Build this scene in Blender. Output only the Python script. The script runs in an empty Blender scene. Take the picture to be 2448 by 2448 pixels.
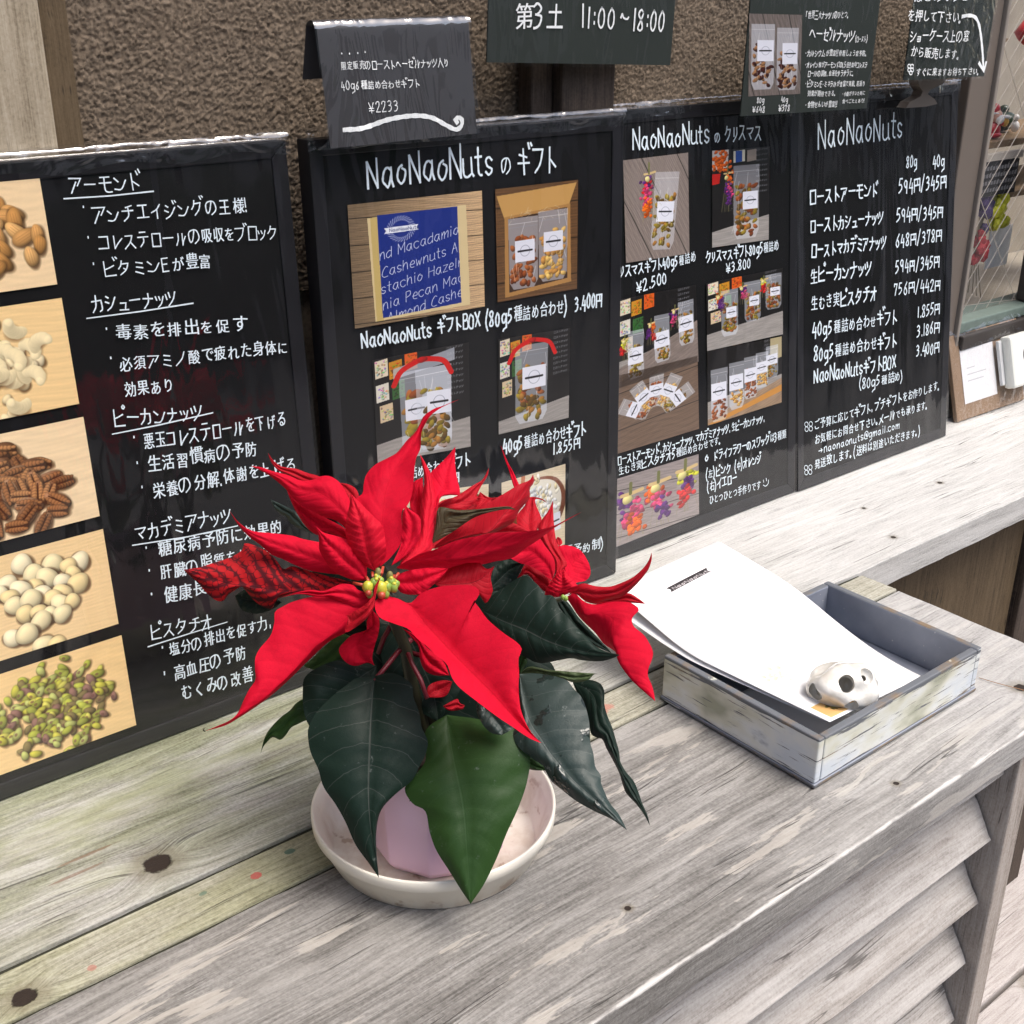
import bpy, bmesh, math, random
import numpy as np
from mathutils import Vector, Matrix
from mathutils.noise import noise as pnoise
rnd = random.Random(7)
SC = bpy.context.scene
COL = SC.collection
# ---------------------------------------------------------------- camera
F_PX = 2880.0; CX = 1224.0
yaw, pitch, roll = (math.radians(a) for a in (39.3, 23.6, 0.25))
cy_, sy_, cp_, sp_ = math.cos(yaw), math.sin(yaw), math.cos(pitch), math.sin(pitch)
FWD = np.array([sy_*cp_, cy_*cp_, -sp_]); RT = np.array([cy_, -sy_, 0.0]); UP = np.cross(RT, FWD)
RT, UP = RT*math.cos(roll)+UP*math.sin(roll), -RT*math.sin(roll)+UP*math.cos(roll)
CAM = np.array([0.0, 0.0, 0.52])
cam = bpy.data.cameras.new('camera'); camo = bpy.data.objects.new('camera', cam); COL.objects.link(camo)
cam.sensor_width = 36; cam.lens = F_PX/2448*36; cam.clip_start = .02; cam.clip_end = 300
M = Matrix(((RT[0], UP[0], -FWD[0], CAM[0]), (RT[1], UP[1], -FWD[1], CAM[1]), (RT[2], UP[2], -FWD[2], CAM[2]), (0, 0, 0, 1)))
camo.matrix_world = M; SC.camera = camo
# ---------------------------------------------------------------- world, sun, exposure
W = bpy.data.worlds.new('World'); SC.world = W; W.use_nodes = True
wn = W.node_tree; bg = wn.nodes['Background']
sky = wn.nodes.new('ShaderNodeTexSky'); sky.sky_type = 'NISHITA'; sky.sun_disc = False
SUN_EL, SUN_AZ = math.radians(63), math.radians(150)      # azimuth clockwise from +Y
sky.sun_elevation = SUN_EL; sky.sun_rotation = SUN_AZ
sky.air_density = 1.0; sky.dust_density = 4.0; sky.ozone_density = 0.3
wn.links.new(sky.outputs[0], bg.inputs[0]); bg.inputs[1].default_value = 0.15
sun = bpy.data.lights.new('sun', 'SUN'); sun.energy = 1.5; sun.angle = math.radians(30); sun.color = (1, .97, .93)
suno = bpy.data.objects.new('sun', sun); COL.objects.link(suno)
sd = Vector((math.sin(SUN_AZ)*math.cos(SUN_EL), math.cos(SUN_AZ)*math.cos(SUN_EL), math.sin(SUN_EL)))
suno.rotation_euler = sd.to_track_quat('Z', 'Y').to_euler(); suno.location = (1, -2, 3)
vs = SC.view_settings; vs.view_transform = 'Standard'; vs.look = 'None'; vs.exposure = 0.93; vs.gamma = 1; vs.use_curve_mapping = False
SC.render.engine = 'CYCLES'
SC.cycles.max_bounces = 8; SC.cycles.transparent_max_bounces = 16

# ---------------------------------------------------------------- geometry helpers
def ray(x, y): return FWD+RT*((x-CX)/F_PX)-UP*((y-CX)/F_PX)
def at_d(x, y, d): return CAM+ray(x, y)*d
def on_pl(x, y, P, n):
    d = ray(x, y); return CAM+d*(np.dot(np.asarray(P)-CAM, n)/np.dot(d, n))
def on_z(x, y, z=0): return on_pl(x, y, (0, 0, z), (0, 0, 1))
def on_y(x, y, Y): return on_pl(x, y, (0, Y, 0), (0, 1, 0))

def finish(name, me, mat, parent=None, smooth=False, kind=None, label=None):
    o = bpy.data.objects.new(name, me); COL.objects.link(o)
    if mat is not None:
        for m_ in (mat if isinstance(mat, (list, tuple)) else [mat]): me.materials.append(m_)
    if smooth: me.shade_smooth()
    if parent is not None:
        L = parent
        off = Vector((0, 0, 0))
        while L is not None: off += L.location; L = L.parent
        me.transform(Matrix.Translation(-off)); o.parent = parent
    if kind: o['kind'] = kind
    if label: o['label'] = label
    return o
def raw(name, vs_, fs, mat, parent=None, smooth=False, uv=None, kind=None, mi=None, label=None):
    me = bpy.data.meshes.new(name)
    me.from_pydata([tuple(map(float, v)) for v in vs_], [], fs)
    if uv is not None:
        l = me.uv_layers.new(name='UVMap')
        vi = np.zeros(len(me.loops), int); me.loops.foreach_get('vertex_index', vi)
        l.data.foreach_set('uv', np.asarray(uv, float)[vi].ravel())
    if mi is not None: me.polygons.foreach_set('material_index', mi)
    me.update()
    return finish(name, me, mat, parent, smooth, kind, label)
def thing(name, label, cat, loc, group=None):
    o = bpy.data.objects.new(name, None); COL.objects.link(o); o.location = loc; o.empty_display_size = .02
    o['label'] = label; o['category'] = cat
    if group: o['group'] = group
    return o
def tag(o, label, cat, group=None):
    o['label'] = label; o['category'] = cat
    if group: o['group'] = group
    return o
def bev(o, w=.001, seg=2):
    m = o.modifiers.new('bevel', 'BEVEL'); m.width = w; m.segments = seg; m.limit_method = 'ANGLE'; return o
BOXF = [(0, 3, 2, 1), (4, 5, 6, 7), (0, 1, 5, 4), (1, 2, 6, 5), (2, 3, 7, 6), (3, 0, 4, 7)]
def box(name, a, b, mat, parent=None, bw=.001, frame=None, kind=None, label=None):
    (x0, y0, z0), (x1, y1, z1) = a, b
    v = [(x0, y0, z0), (x1, y0, z0), (x1, y1, z0), (x0, y1, z0), (x0, y0, z1), (x1, y0, z1), (x1, y1, z1), (x0, y1, z1)]
    if frame is not None: v = [frame(*p) for p in v]
    o = raw(name, v, BOXF, mat, parent, kind=kind, label=label)
    me = o.data
    bm = bmesh.new(); bm.from_mesh(me); bmesh.ops.recalc_face_normals(bm, faces=bm.faces); bm.to_mesh(me); bm.free()
    if bw: bev(o, bw)
    return o
def grid_faces(nu, nv, wrap=False):
    f = []
    for i in range(nu-1):
        for j in range(nv-1 if not wrap else nv):
            k = (j+1) % nv
            f.append((i*nv+j, i*nv+k, (i+1)*nv+k, (i+1)*nv+j))
    return f
def lathe(name, prof, c, mat, parent=None, n=64, smooth=True, ang=0):
    v = []
    for r, z in prof:
        for k in range(n):
            t = ang+2*math.pi*k/n; v.append((c[0]+r*math.cos(t), c[1]+r*math.sin(t), c[2]+z))
    f = grid_faces(len(prof), n, True)
    return raw(name, v, f, mat, parent, smooth)
def tube(name, pts, rad, mat, parent=None, n=8, label=None):
    pts = [Vector(map(float, p)) for p in pts]; v = []
    rad = rad if isinstance(rad, (list, tuple)) else [rad]*len(pts)
    for i, p in enumerate(pts):
        t = (pts[min(i+1, len(pts)-1)]-pts[max(i-1, 0)]).normalized()
        a = t.cross(Vector((0.1, 0.2, 1)) if abs(t.z) < .95 else Vector((1, 0, 0))).normalized(); b = t.cross(a)
        for k in range(n):
            w = 2*math.pi*k/n; v.append(p+(a*math.cos(w)+b*math.sin(w))*rad[i])
    f = grid_faces(len(pts), n, True)+[tuple(range(n))[::-1], tuple(range((len(pts)-1)*n, len(pts)*n))]
    return raw(name, v, f, mat, parent, True, label=label)
def spline(P, n):
    """Catmull-Rom through P resampled to n points by arc length"""
    P = np.asarray(P, float)
    if len(P) == 2:
        t = np.linspace(0, 1, n)[:, None]; return P[0]*(1-t)+P[1]*t
    Q = np.vstack([2*P[0]-P[1], P, 2*P[-1]-P[-2]]); out = []
    for i in range(1, len(Q)-2):
        p0, p1, p2, p3 = Q[i-1:i+3]; d = np.linalg.norm(p2-p1)
        # centripetal-ish: damp tangents when neighbours are far apart
        m1 = (p2-p0)/(np.linalg.norm(p2-p1)+np.linalg.norm(p1-p0)+1e-9)*d
        m2 = (p3-p1)/(np.linalg.norm(p3-p2)+np.linalg.norm(p2-p1)+1e-9)*d
        for t in np.linspace(0, 1, 9)[:-1]:
            out.append((2*t**3-3*t**2+1)*p1+(t**3-2*t**2+t)*m1+(-2*t**3+3*t**2)*p2+(t**3-t**2)*m2)
    out.append(P[-1]); out = np.array(out)
    s = np.r_[0, np.cumsum(np.linalg.norm(np.diff(out, axis=0), axis=1))]; q = np.linspace(0, s[-1], n)
    return np.stack([np.interp(q, s, out[:, k]) for k in range(P.shape[1])], 1)
def PT(s): return [tuple(float(a) for a in t.split(',')) for t in s.split()]

# ---------------------------------------------------------------- material helpers
class NB:
    def __init__(s, name):
        s.m = bpy.data.materials.new(name); s.m.use_nodes = True; s.t = s.m.node_tree; s.b = s.t.nodes['Principled BSDF']; s.out = s.t.nodes['Material Output']
    def n(s, typ, **kw):
        nd = s.t.nodes.new('ShaderNode'+typ)
        for k, v in kw.items():
            if k.startswith('i_'):
                key = k[2:]; key = int(key) if key.isdigit() else key.replace('_', ' ')
                s.set(nd, key, v)
            else: setattr(nd, k, v)
        return nd
    def set(s, nd, key, v):
        i = nd.inputs[key]
        if isinstance(v, bpy.types.NodeSocket): s.t.links.new(v, i)
        else: i.default_value = v
    def P(s, key, v): s.set(s.b, key, v)
    def math(s, op, a, b=0.0, c=None, clamp=False):
        nd = s.n('Math', operation=op, use_clamp=clamp); s.set(nd, 0, a); s.set(nd, 1, b)
        if c is not None: s.set(nd, 2, c)
        return nd.outputs[0]
    def mix(s, f, a, b, mode='MIX'):
        nd = s.n('Mix', data_type='RGBA', blend_type=mode); s.set(nd, 0, f); s.set(nd, 6, a); s.set(nd, 7, b); return nd.outputs[2]
    def smooth(s, v, a, b):
        nd = s.n('MapRange', interpolation_type='SMOOTHSTEP'); s.set(nd, 0, v); s.set(nd, 1, a); s.set(nd, 2, b); return nd.outputs[0]
    def noise(s, vec, scale=5.0, detail=4.0, rough=.55, dist=0.0):
        nd = s.n('TexNoise'); s.set(nd, 'Vector', vec); s.set(nd, 'Scale', scale); s.set(nd, 'Detail', detail); s.set(nd, 'Roughness', rough); s.set(nd, 'Distortion', dist); return nd.outputs[0]
    def map(s, vec, loc=(0, 0, 0), rot=(0, 0, 0), scale=(1, 1, 1)):
        nd = s.n('Mapping'); s.set(nd, 'Vector', vec); nd.inputs['Location'].default_value = loc; nd.inputs['Rotation'].default_value = rot; nd.inputs['Scale'].default_value = scale; return nd.outputs[0]
    def vmath(s, op, a, b=(0, 0, 0)):
        nd = s.n('VectorMath', operation=op); s.set(nd, 0, a); s.set(nd, 1, b); return nd.outputs['Value'] if op in ('LENGTH', 'DOT_PRODUCT', 'DISTANCE') else nd.outputs[0]
    def ramp(s, v, stops):
        nd = s.n('ValToRGB'); s.set(nd, 0, v); e = nd.color_ramp.elements
        while len(e) < len(stops): e.new(.5)
        for k, (p, c) in enumerate(stops): e[k].position = p; e[k].color = (*c, 1)
        return nd.outputs[0]
    def bump(s, h, strength=.5, dist=.001, normal=None):
        nd = s.n('Bump'); s.set(nd, 'Height', h); nd.inputs['Strength'].default_value = strength; nd.inputs['Distance'].default_value = dist
        if normal is not None: s.set(nd, 'Normal', normal)
        return nd.outputs[0]
    def pos(s): return s.n('NewGeometry').outputs['Position']
    def uv(s): return s.n('TexCoord').outputs['UV']
def simple(name, col, rough=.5, metal=0.0, var=.12, scale=60, bump=.0, coat=0.0, spec=None):
    b = NB(name); p = b.pos(); nz = b.noise(p, scale, 4)
    f = b.math('MULTIPLY_ADD', nz, 2*var, 1-var)
    b.P('Base Color', b.mix(1.0, (*col, 1), b.n('CombineColor', i_0=f, i_1=f, i_2=f).outputs[0], 'MULTIPLY'))
    b.P('Roughness', rough); b.P('Metallic', metal)
    if coat: b.P('Coat Weight', coat); b.P('Coat Roughness', .08)
    if spec is not None: b.P('Specular IOR Level', spec)
    if bump: b.P('Normal', b.bump(nz, bump, .001))
    return b.m
def wood(name, dark, mid, light, axis='X', seed=0.0, knots=(), moss=None, paint=(), scale=1.0, rough=.75, bump=.55, patch=None, streak=1.0, lit_right=None, stain=None, edge=None):
    """weathered timber: grain runs along axis; knots=[(x,y,z,r)], paint=[(x,y,rx,ry,col)]"""
    b = NB(name); p0 = b.pos()
    if axis == 'Z': p = b.map(p0, (seed, 0, 0), (0, math.pi/2, 0))
    elif axis == 'Y': p = b.map(p0, (seed, 0, 0), (0, 0, math.pi/2))
    else: p = b.map(p0, (seed, seed*.37, 0))
    warp = b.noise(b.map(p, scale=(2.2, 9, 9)), 1.0, 3)
    wv = b.n('CombineXYZ', i_1=b.math('MULTIPLY', b.math('SUBTRACT', warp, .5), .035)).outputs[0]
    pw = b.vmath('ADD', p, wv)
    kn = None; halo = 0.0
    for (kx, ky, kz, kr) in knots:
        d = b.vmath('LENGTH', b.vmath('MULTIPLY', b.vmath('SUBTRACT', p0, (kx, ky, kz)), (.9, 1, .3)))
        g = b.math('POWER', 2.718, b.math('MULTIPLY', b.math('POWER', b.math('DIVIDE', d, kr*2.2), 2.0), -1.0))
        pw = b.vmath('ADD', pw, b.n('CombineXYZ', i_1=b.math('MULTIPLY', b.math('MULTIPLY', g, kr*1.5), b.math('SIGN', b.math('SUBTRACT', b.n('SeparateXYZ', i_0=p0).outputs[1], ky)))).outputs[0])
        nz = b.math('MULTIPLY_ADD', b.noise(p0, 160, 4), kr*.7, -kr*.35)
        m = b.math('SUBTRACT', 1.0, b.smooth(b.math('ADD', d, nz), kr*.82, kr*1.0))
        hl = b.math('SUBTRACT', 1.0, b.smooth(b.math('ADD', d, b.math('MULTIPLY', nz, 2.0)), kr*.9, kr*2.6)); halo = hl if isinstance(halo, float) else b.math('MAXIMUM', halo, hl)
        kn = m if kn is None else b.math('MAXIMUM', kn, m)
    g1 = b.noise(b.map(pw, scale=(5*scale, 240*scale, 240*scale)), 1.0, 5, .75)
    g2 = b.noise(b.map(pw, scale=(36*scale, 900*scale, 900*scale)), 1.0, 3, .7)
    g3 = b.noise(b.map(pw, scale=(9, 52, 52)), 1.0, 7, .75); g4 = b.noise(p0, 420, 3, .7)
    g = b.math('ADD', b.math('ADD', b.math('MULTIPLY', g1, .34), b.math('MULTIPLY', g4, .20)), b.math('ADD', b.math('MULTIPLY', g2, .24), b.math('MULTIPLY', g3, .22*streak)))
    g = b.math('ADD', g, .11*(1-streak))
    col = b.ramp(g, [(.39, dark), (.48, mid), (.58, light)])
    if patch is not None:
        pm = b.noise(b.map(pw, (3.1, 1.7, 0), scale=(8, 50, 50)), 1.0, 6, .6)
        col = b.mix(b.math('MULTIPLY', b.smooth(pm, .575, .60), .65), col, (*patch, 1))
    if stain is not None:
        sm_ = b.noise(b.map(pw, (7.7, 4.1, 0), scale=(4.5, 30, 30)), 1.0, 7, .7)
        col = b.mix(b.math('MULTIPLY', b.smooth(sm_, .47, .62), .42), col, b.mix(1.0, col, (*stain, 1), 'MULTIPLY'))
        lt = b.noise(b.map(pw, (1.7, 9.1, 0), scale=(3.2, 22, 22)), 1.0, 7, .7)
        col = b.mix(b.math('MULTIPLY', b.smooth(lt, .50, .64), .35), col, (*[min(.8, x*1.35) for x in light], 1))
    if lit_right is not None:  # paints the stronger light towards the right end into the wood colour
        bc, x0, x1, ba = lit_right; sx = b.n('SeparateXYZ', i_0=p0).outputs[0]
        bm_ = b.math('MULTIPLY', b.smooth(b.math('ADD', sx, b.math('MULTIPLY', g3, .25)), x0+.12, x1+.12), ba)
        col = b.mix(bm_, col, b.mix(1.0, b.ramp(g, [(.38, tuple(x*.45 for x in bc)), (.46, tuple(x*.8 for x in bc)), (.56, bc)]), (1, 1, 1, 1), 'MULTIPLY'))
    if moss is not None:
        mc, x0, x1, y0, y1 = moss
        sx = b.n('SeparateXYZ', i_0=p0)
        mx = b.math('SUBTRACT', 1.0, b.smooth(sx.outputs[0], x0, x1)); my = b.smooth(sx.outputs[1], y0, y1)
        mn = b.smooth(b.noise(b.map(p0, scale=(9, 26, 26)), 1.0, 5, .65), .30, .62)
        mm = b.math('MULTIPLY', b.math('MULTIPLY', mx, my), mn)
        col = b.mix(b.math('MULTIPLY', mm, .85), col, (*mc, 1), 'MULTIPLY')
    for (px_, py_, rx, ry, pc, al) in paint:
        d = b.vmath('LENGTH', b.vmath('MULTIPLY', b.vmath('SUBTRACT', p0, (px_, py_, 0)), (1/rx, 1/ry, 0)))
        d = b.math('ADD', d, b.math('MULTIPLY_ADD', b.noise(p0, 260 if rx < .006 else 150, 4), .8, -.4))
        col = b.mix(b.math('MULTIPLY', b.math('SUBTRACT', 1.0, b.smooth(d, .8, 1.0)), al), col, (*pc, 1))
    if edge is not None:
        se = b.n('SeparateXYZ', i_0=p0); dy = b.math('ABSOLUTE', b.math('SUBTRACT', se.outputs[1], edge)); dz = b.math('ABSOLUTE', se.outputs[2])
        de = b.math('ADD', b.math('ADD', dy, dz), b.math('MULTIPLY_ADD', b.noise(b.map(p0, scale=(40, 120, 120)), 1.0, 4), .006, -.003))
        col = b.mix(b.math('MULTIPLY', b.math('SUBTRACT', 1.0, b.smooth(de, .0012, .0032)), .8), col, (.62, .60, .57, 1))
    h = g
    ck = b.noise(b.map(pw, (2.2, 5.5, 0), scale=(3.2, 120, 120)), 1.0, 2, .5); ckm = b.smooth(b.noise(b.map(p0, (5, 1, 0), scale=(9, 40, 40)), 1.0, 2), .54, .64)
    cr = b.math('MULTIPLY', b.math('SUBTRACT', 1.0, b.smooth(b.math('ABSOLUTE', b.math('SUBTRACT', ck, .5)), .004, .016)), ckm)
    col = b.mix(b.math('MULTIPLY', cr, .72), col, (*[x*.35 for x in dark], 1)); h = b.math('SUBTRACT', h, b.math('MULTIPLY', cr, .9))
    if kn is not None:
        col = b.mix(b.math('MULTIPLY', halo, .5), col, (.13, .105, .06, 1))
        col = b.mix(kn, col, (.022, .014, .010, 1)); h = b.math('SUBTRACT', h, b.math('MULTIPLY', kn, 3.0))
    sp = b.smooth(b.noise(p0, 520, 2), .70, .76)
    col = b.mix(b.math('MULTIPLY', sp, .35), col, (.04, .035, .03, 1))
    b.P('Base Color', col); b.P('Roughness', rough); b.P('Specular IOR Level', .35)
    b.P('Normal', b.bump(h, bump, .0025))
    return b.m
# ---------------------------------------------------------------- materials
m_front = wood('weathered_grey_pine', (.085, .080, .073), (.180, .172, .161), (.31, .30, .283), knots=[(.663, .376, 0, .0022), (.852, .388, 0, .0055), (.425, .405, 0, .0022)], edge=.352, patch=(.44, .41, .365), stain=(.60, .585, .56), rough=.7, lit_right=((.50, .49, .475), .45, .95, .7))
m_back = wood('weathered_pale_pine', (.13, .125, .108), (.30, .295, .27), (.48, .47, .445), seed=2.3, moss=((.62, .67, .42), .35, .95, .50, .70), stain=(.62, .58, .50), rough=.72, lit_right=((.56, .555, .54), .35, 1.0, .8),
  knots=[(.217, .625, 0, .0092), (1.06, .69, 0, .0022), (1.02, .625, 0, .003), (1.19, .68, 0, .0028)],
  paint=[(.186, .662, .022, .0016, (.16, .07, .035), .55), (.172, .648, .020, .0016, (.16, .07, .035), .55)])
m_strip = wood('mossy_pine_strip', (.12, .11, .08), (.30, .29, .23), (.47, .455, .39), seed=5.1, scale=1.25, moss=((.78, .80, .60), .25, .70, .3, .4),
  knots=[(.112, .567, 0, .007)], streak=.7,
  paint=[(.262, .576, .0040, .0034, (.42, .08, .07), .85), (.290, .583, .004, .003, (.06, .13, .10), .8), (.228, .582, .003, .002, (.07, .14, .10), .7), (.345, .586, .0035, .002, (.07, .14, .11), .7), (.545, .580, .036, .011, (.46, .17, .13), .7), (.150, .565, .003, .003, (.40, .14, .11), .6)])
m_louver = wood('louver_pine', (.19, .17, .155), (.34, .32, .30), (.46, .44, .42), seed=8.4, bump=.25, scale=.7, stain=(.74, .69, .64))
m_stile = wood('stile_pine', (.20, .165, .14), (.34, .30, .265), (.44, .40, .365), axis='Z', seed=1.4, bump=.3)
m_post = wood('pale_post_wood', (.17, .135, .09), (.31, .26, .185), (.41, .355, .27), axis='Z', seed=4.4, bump=.3, rough=.6, scale=.6)
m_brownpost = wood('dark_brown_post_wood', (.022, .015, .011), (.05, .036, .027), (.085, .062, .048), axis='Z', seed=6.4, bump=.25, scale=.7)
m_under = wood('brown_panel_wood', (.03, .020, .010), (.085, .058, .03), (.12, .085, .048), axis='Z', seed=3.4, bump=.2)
m_deck = wood('deck_wood', (.20, .175, .16), (.38, .345, .325), (.50, .47, .45), seed=9.3, knots=[(1.32, .505, -.7, .012)], scale=.7)

def stucco_mat():
    b = NB('brown_stucco'); p = b.pos()
    n1 = b.noise(p, 260, 6, .7); n2 = b.noise(p, 12, 3)
    col = b.ramp(n1, [(.3, (.075, .053, .034)), (.5, (.165, .124, .085)), (.75, (.26, .20, .142))])
    col = b.mix(b.math('MULTIPLY', n2, .35), col, (.13, .10, .075, 1))
    b.P('Base Color', col); b.P('Roughness', .9); b.P('Normal', b.bump(n1, .5, .0015)); return b.m
m_stucco = stucco_mat()
m_black = simple('black_board', (.009, .009, .010), .6, var=.15, scale=30, spec=.08)
m_blackframe = simple('black_board_frame', (.015, .015, .018), .45, var=.2, scale=40, spec=.2)
m_chalk = simple('white_chalk_marker', (.74, .84, .90), .6, var=.18, scale=220)
m_chalkw = simple('white_marker', (.84, .87, .87), .55, var=.1, scale=220)
m_taupe = simple('taupe_metal', (.135, .112, .094), .42, .0, var=.06, scale=30)
m_taupe2 = simple('taupe_metal_edge', (.26, .23, .20), .35, .1, var=.06, scale=30)
m_greenbar = simple('verdigris_sill', (.12, .16, .14), .5, var=.3, scale=90, bump=.2)
m_dark = simple('dark_rail', (.035, .028, .025), .5, var=.2, scale=40)
m_wire = simple('steel_wire', (.55, .5, .45), .4, .6)
m_card = simple('kraft_card', (.25, .168, .108), .7, var=.12, scale=90)
m_white = simple('white_paper', (.80, .80, .80), .6, var=.01)
m_plastic = simple('cream_plastic', (.72, .73, .68), .35, var=.02)
m_greydot = simple('grey_button', (.09, .10, .11), .4)
m_santared = simple('santa_red', (.50, .02, .03), .35); m_gold = simple('mug_yellow', (.65, .35, .04), .4)
m_skin = simple('santa_skin', (.62, .33, .24), .5); m_shelf = simple('showcase_shelf', (.20, .13, .07), .6, var=.3, scale=30)
m_inside = simple('showcase_inside', (.38, .34, .28), .7, var=.3, scale=20)

def film_mat(name='clear_film', rough=.06, strength=.2, sx=(26, 26, 5), f0=.045, haze=.0):
    b = NB(name); t = b.t; p = b.pos()
    w = b.noise(b.map(p, scale=sx), 1.0, 2, .5, .8)
    w2 = b.noise(b.map(p, (3, 1, 2), scale=(55, 55, 16)), 1.0, 1)
    nrm = b.bump(b.math('ADD', b.math('MULTIPLY', w, 1.0), b.math('MULTIPLY', w2, .15)), strength, .010)
    tr = b.n('BsdfTransparent'); gl = b.n('BsdfGlossy'); gl.inputs['Roughness'].default_value = rough; b.set(gl, 'Normal', nrm); gl.inputs[0].default_value = (1, 1, 1, 1)
    c = b.math('ABSOLUTE', b.vmath('DOT_PRODUCT', b.n('NewGeometry').outputs['Incoming'], nrm))
    f = b.math('MULTIPLY_ADD', b.math('POWER', b.math('SUBTRACT', 1.0, c, clamp=True), 5.0), .95, f0+haze, clamp=True)
    mx = b.n('MixShader'); b.set(mx, 0, f); t.links.new(tr.outputs[0], mx.inputs[1]); t.links.new(gl.outputs[0], mx.inputs[2]); t.links.new(mx.outputs[0], b.out.inputs[0])
    t.nodes.remove(b.b); return b.m
m_film = film_mat(f0=.065, strength=.34, sx=(18, 18, 4)); m_fold = film_mat('folded_film', .12, .4, (30, 30, 40), f0=.16); m_film2 = film_mat('clear_card_film', .05, .18, (40, 40, 12), haze=.02)
m_crinkle = film_mat('crinkled_film', .05, .33, (60, 60, 45), haze=.03)
m_glass = film_mat('window_glass', .02, .02, (4, 4, 4))

# ---------------------------------------------------------------- setting
def sheet(name, x0, x1, y0, y1, z, mat):
    return raw(name, [(x0, y0, z), (x1, y0, z), (x1, y1, z), (x0, y1, z)], [(0, 1, 2, 3)], mat, kind='structure')
m_asph = simple('asphalt', (.09, .088, .085), .9, var=.3, scale=200, bump=.3)
sheet('ground', -60, 60, -60, 60, -.76, m_asph)

def vnoise(nx, ny, cell, r):
    gx, gy = int(nx/cell)+3, int(ny/cell)+3
    g = r.random((gx, gy)); x = np.arange(nx)/cell; y = np.arange(ny)/cell
    xi, yi = x.astype(int), y.astype(int); fx = (x-xi)[:, None]; fy = (y-yi)[None]; fx = fx*fx*(3-2*fx); fy = fy*fy*(3-2*fy)
    a = g[np.ix_(xi, yi)]; b_ = g[np.ix_(xi+1, yi)]; c = g[np.ix_(xi, yi+1)]; d = g[np.ix_(xi+1, yi+1)]
    return (a*(1-fx)+b_*fx)*(1-fy)+(c*(1-fx)+d*fx)*fy
WALLY = .83
def wall():
    r = np.random.default_rng(3); x0, x1, z0, z1, s = .255, 1.36, .30, .58, .00115
    nx, nz = int((x1-x0)/s), int((z1-z0)/s)
    h = vnoise(nx, nz, 1.0, r)*1.1+vnoise(nx, nz, 1.4, r)*.7+vnoise(nx, nz, 3.0, r)*.2+vnoise(nx, nz, 40, r)*.25
    h = np.clip(h-.80, 0, None)
    X, Z = np.meshgrid(x0+np.arange(nx)*s, z0+np.arange(nz)*s, indexing='ij')
    X = X+(vnoise(nx, nz, 2.5, r)-.5)*.0016
    V = np.stack([X, WALLY-h*.0021, Z], -1).reshape(-1, 3)
    me = bpy.data.meshes.new('wall'); ii = np.arange(nx-1)[:, None]*nz+np.arange(nz-1)[None]
    Q = np.stack([ii, ii+nz, ii+nz+1, ii+1], -1).reshape(-1, 4)
    me.vertices.add(len(V)); me.vertices.foreach_set('co', V.ravel()); me.loops.add(Q.size); me.loops.foreach_set('vertex_index', Q.ravel())
    me.polygons.add(len(Q)); me.polygons.foreach_set('loop_start', np.arange(0, Q.size, 4)); me.update(calc_edges=True); me.validate()
    o = finish('wall', me, m_stucco, smooth=True, kind='structure')
    # the plain rest of the wall, a few millimetres behind
    box('wall', (-4, WALLY+.004, -.76), (1.352, WALLY+.2, 2.6), m_stucco, bw=0, kind='structure')
    box('wall', (1.352, WALLY+.004, 2.0), (5, WALLY+.2, 2.6), m_stucco, bw=0, kind='structure')
    box('wall', (1.352, WALLY+.004, -.76), (5, WALLY+.2, .085), m_stucco, bw=0, kind='structure')
    box('wall', (2.3, WALLY+.004, .085), (5, WALLY+.2, 2.0), m_stucco, bw=0, kind='structure')
wall()

# deck beside the counter, board by board
dk = thing('wooden_deck', 'pale weathered wooden decking beyond the counter end at lower right', 'deck', (1.4, .3, -.73))
for k in range(-4, 2):
    y0 = .529+k*.235
    if k < 1: box('deck_board', (.4, y0, -.735), (2.6, y0+.229, -.70), m_deck, dk, .003)
# ---------------------------------------------------------------- counter
def plank(name, x0, x1, y0, y1, z0, z1, mat, parent, nx=120, rad=.003, amp=.0012, seed=0, endamp=.0015, rot=None):
    prof = []
    def arc(cy, cz, a0, a1, k=3):
        for i in range(k):
            a = a0+(a1-a0)*i/(k-1); prof.append((cy+rad*math.cos(a), cz+rad*math.sin(a)))
    arc(y1-rad, z0+rad, -math.pi/2, 0); arc(y1-rad, z1-rad, 0, math.pi/2)
    for k in range(1, 16): prof.append((y1-rad-(y1-y0-2*rad)*k/16, z1))
    arc(y0+rad, z1-rad, math.pi/2, math.pi); arc(y0+rad, z0+rad, math.pi, 1.5*math.pi)
    V = []
    for i in range(nx):
        x = x0+(x1-x0)*i/(nx-1)
        for (y, z) in prof:
            e0 = pnoise((x*22+seed, 0, seed))*amp+pnoise((x*90+seed, 0, 3))*amp*.5; e1 = pnoise((x*22+seed, 9, seed))*amp+pnoise((x*80+seed, 7, 3))*amp*.5
            t = (y-y0)/(y1-y0); yy = y+e0*(1-t)**4*1.2+e1*t**4*1.2
            zz = z+(pnoise((x*14+seed, y*40, 5))*.0006 if z > (z0+z1)/2 else pnoise((x*30, y*9+seed, 2))*amp)
            xx = x
            if i in (0, nx-1): xx = x+pnoise((y*120+seed, z*90, 4))*endamp
            V.append((xx, yy, zz))
    n = len(prof); f = grid_faces(nx, n, True)+[tuple(range(n)), tuple(range((nx-1)*n, nx*n))[::-1]]
    if rot is not None: V = [rot(*v) for v in V]
    o = raw(name, V, f, mat, parent, True)
    bm = bmesh.new(); bm.from_mesh(o.data); bmesh.ops.recalc_face_normals(bm, faces=bm.faces); bm.to_mesh(o.data); bm.free()
    o.data.set_sharp_from_angle(angle=math.radians(22)); return o
ct = thing('wooden_counter', 'weathered grey wooden counter of long planks with louvred front under the poinsettia', 'counter', (.4, .5, -.7))
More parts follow.
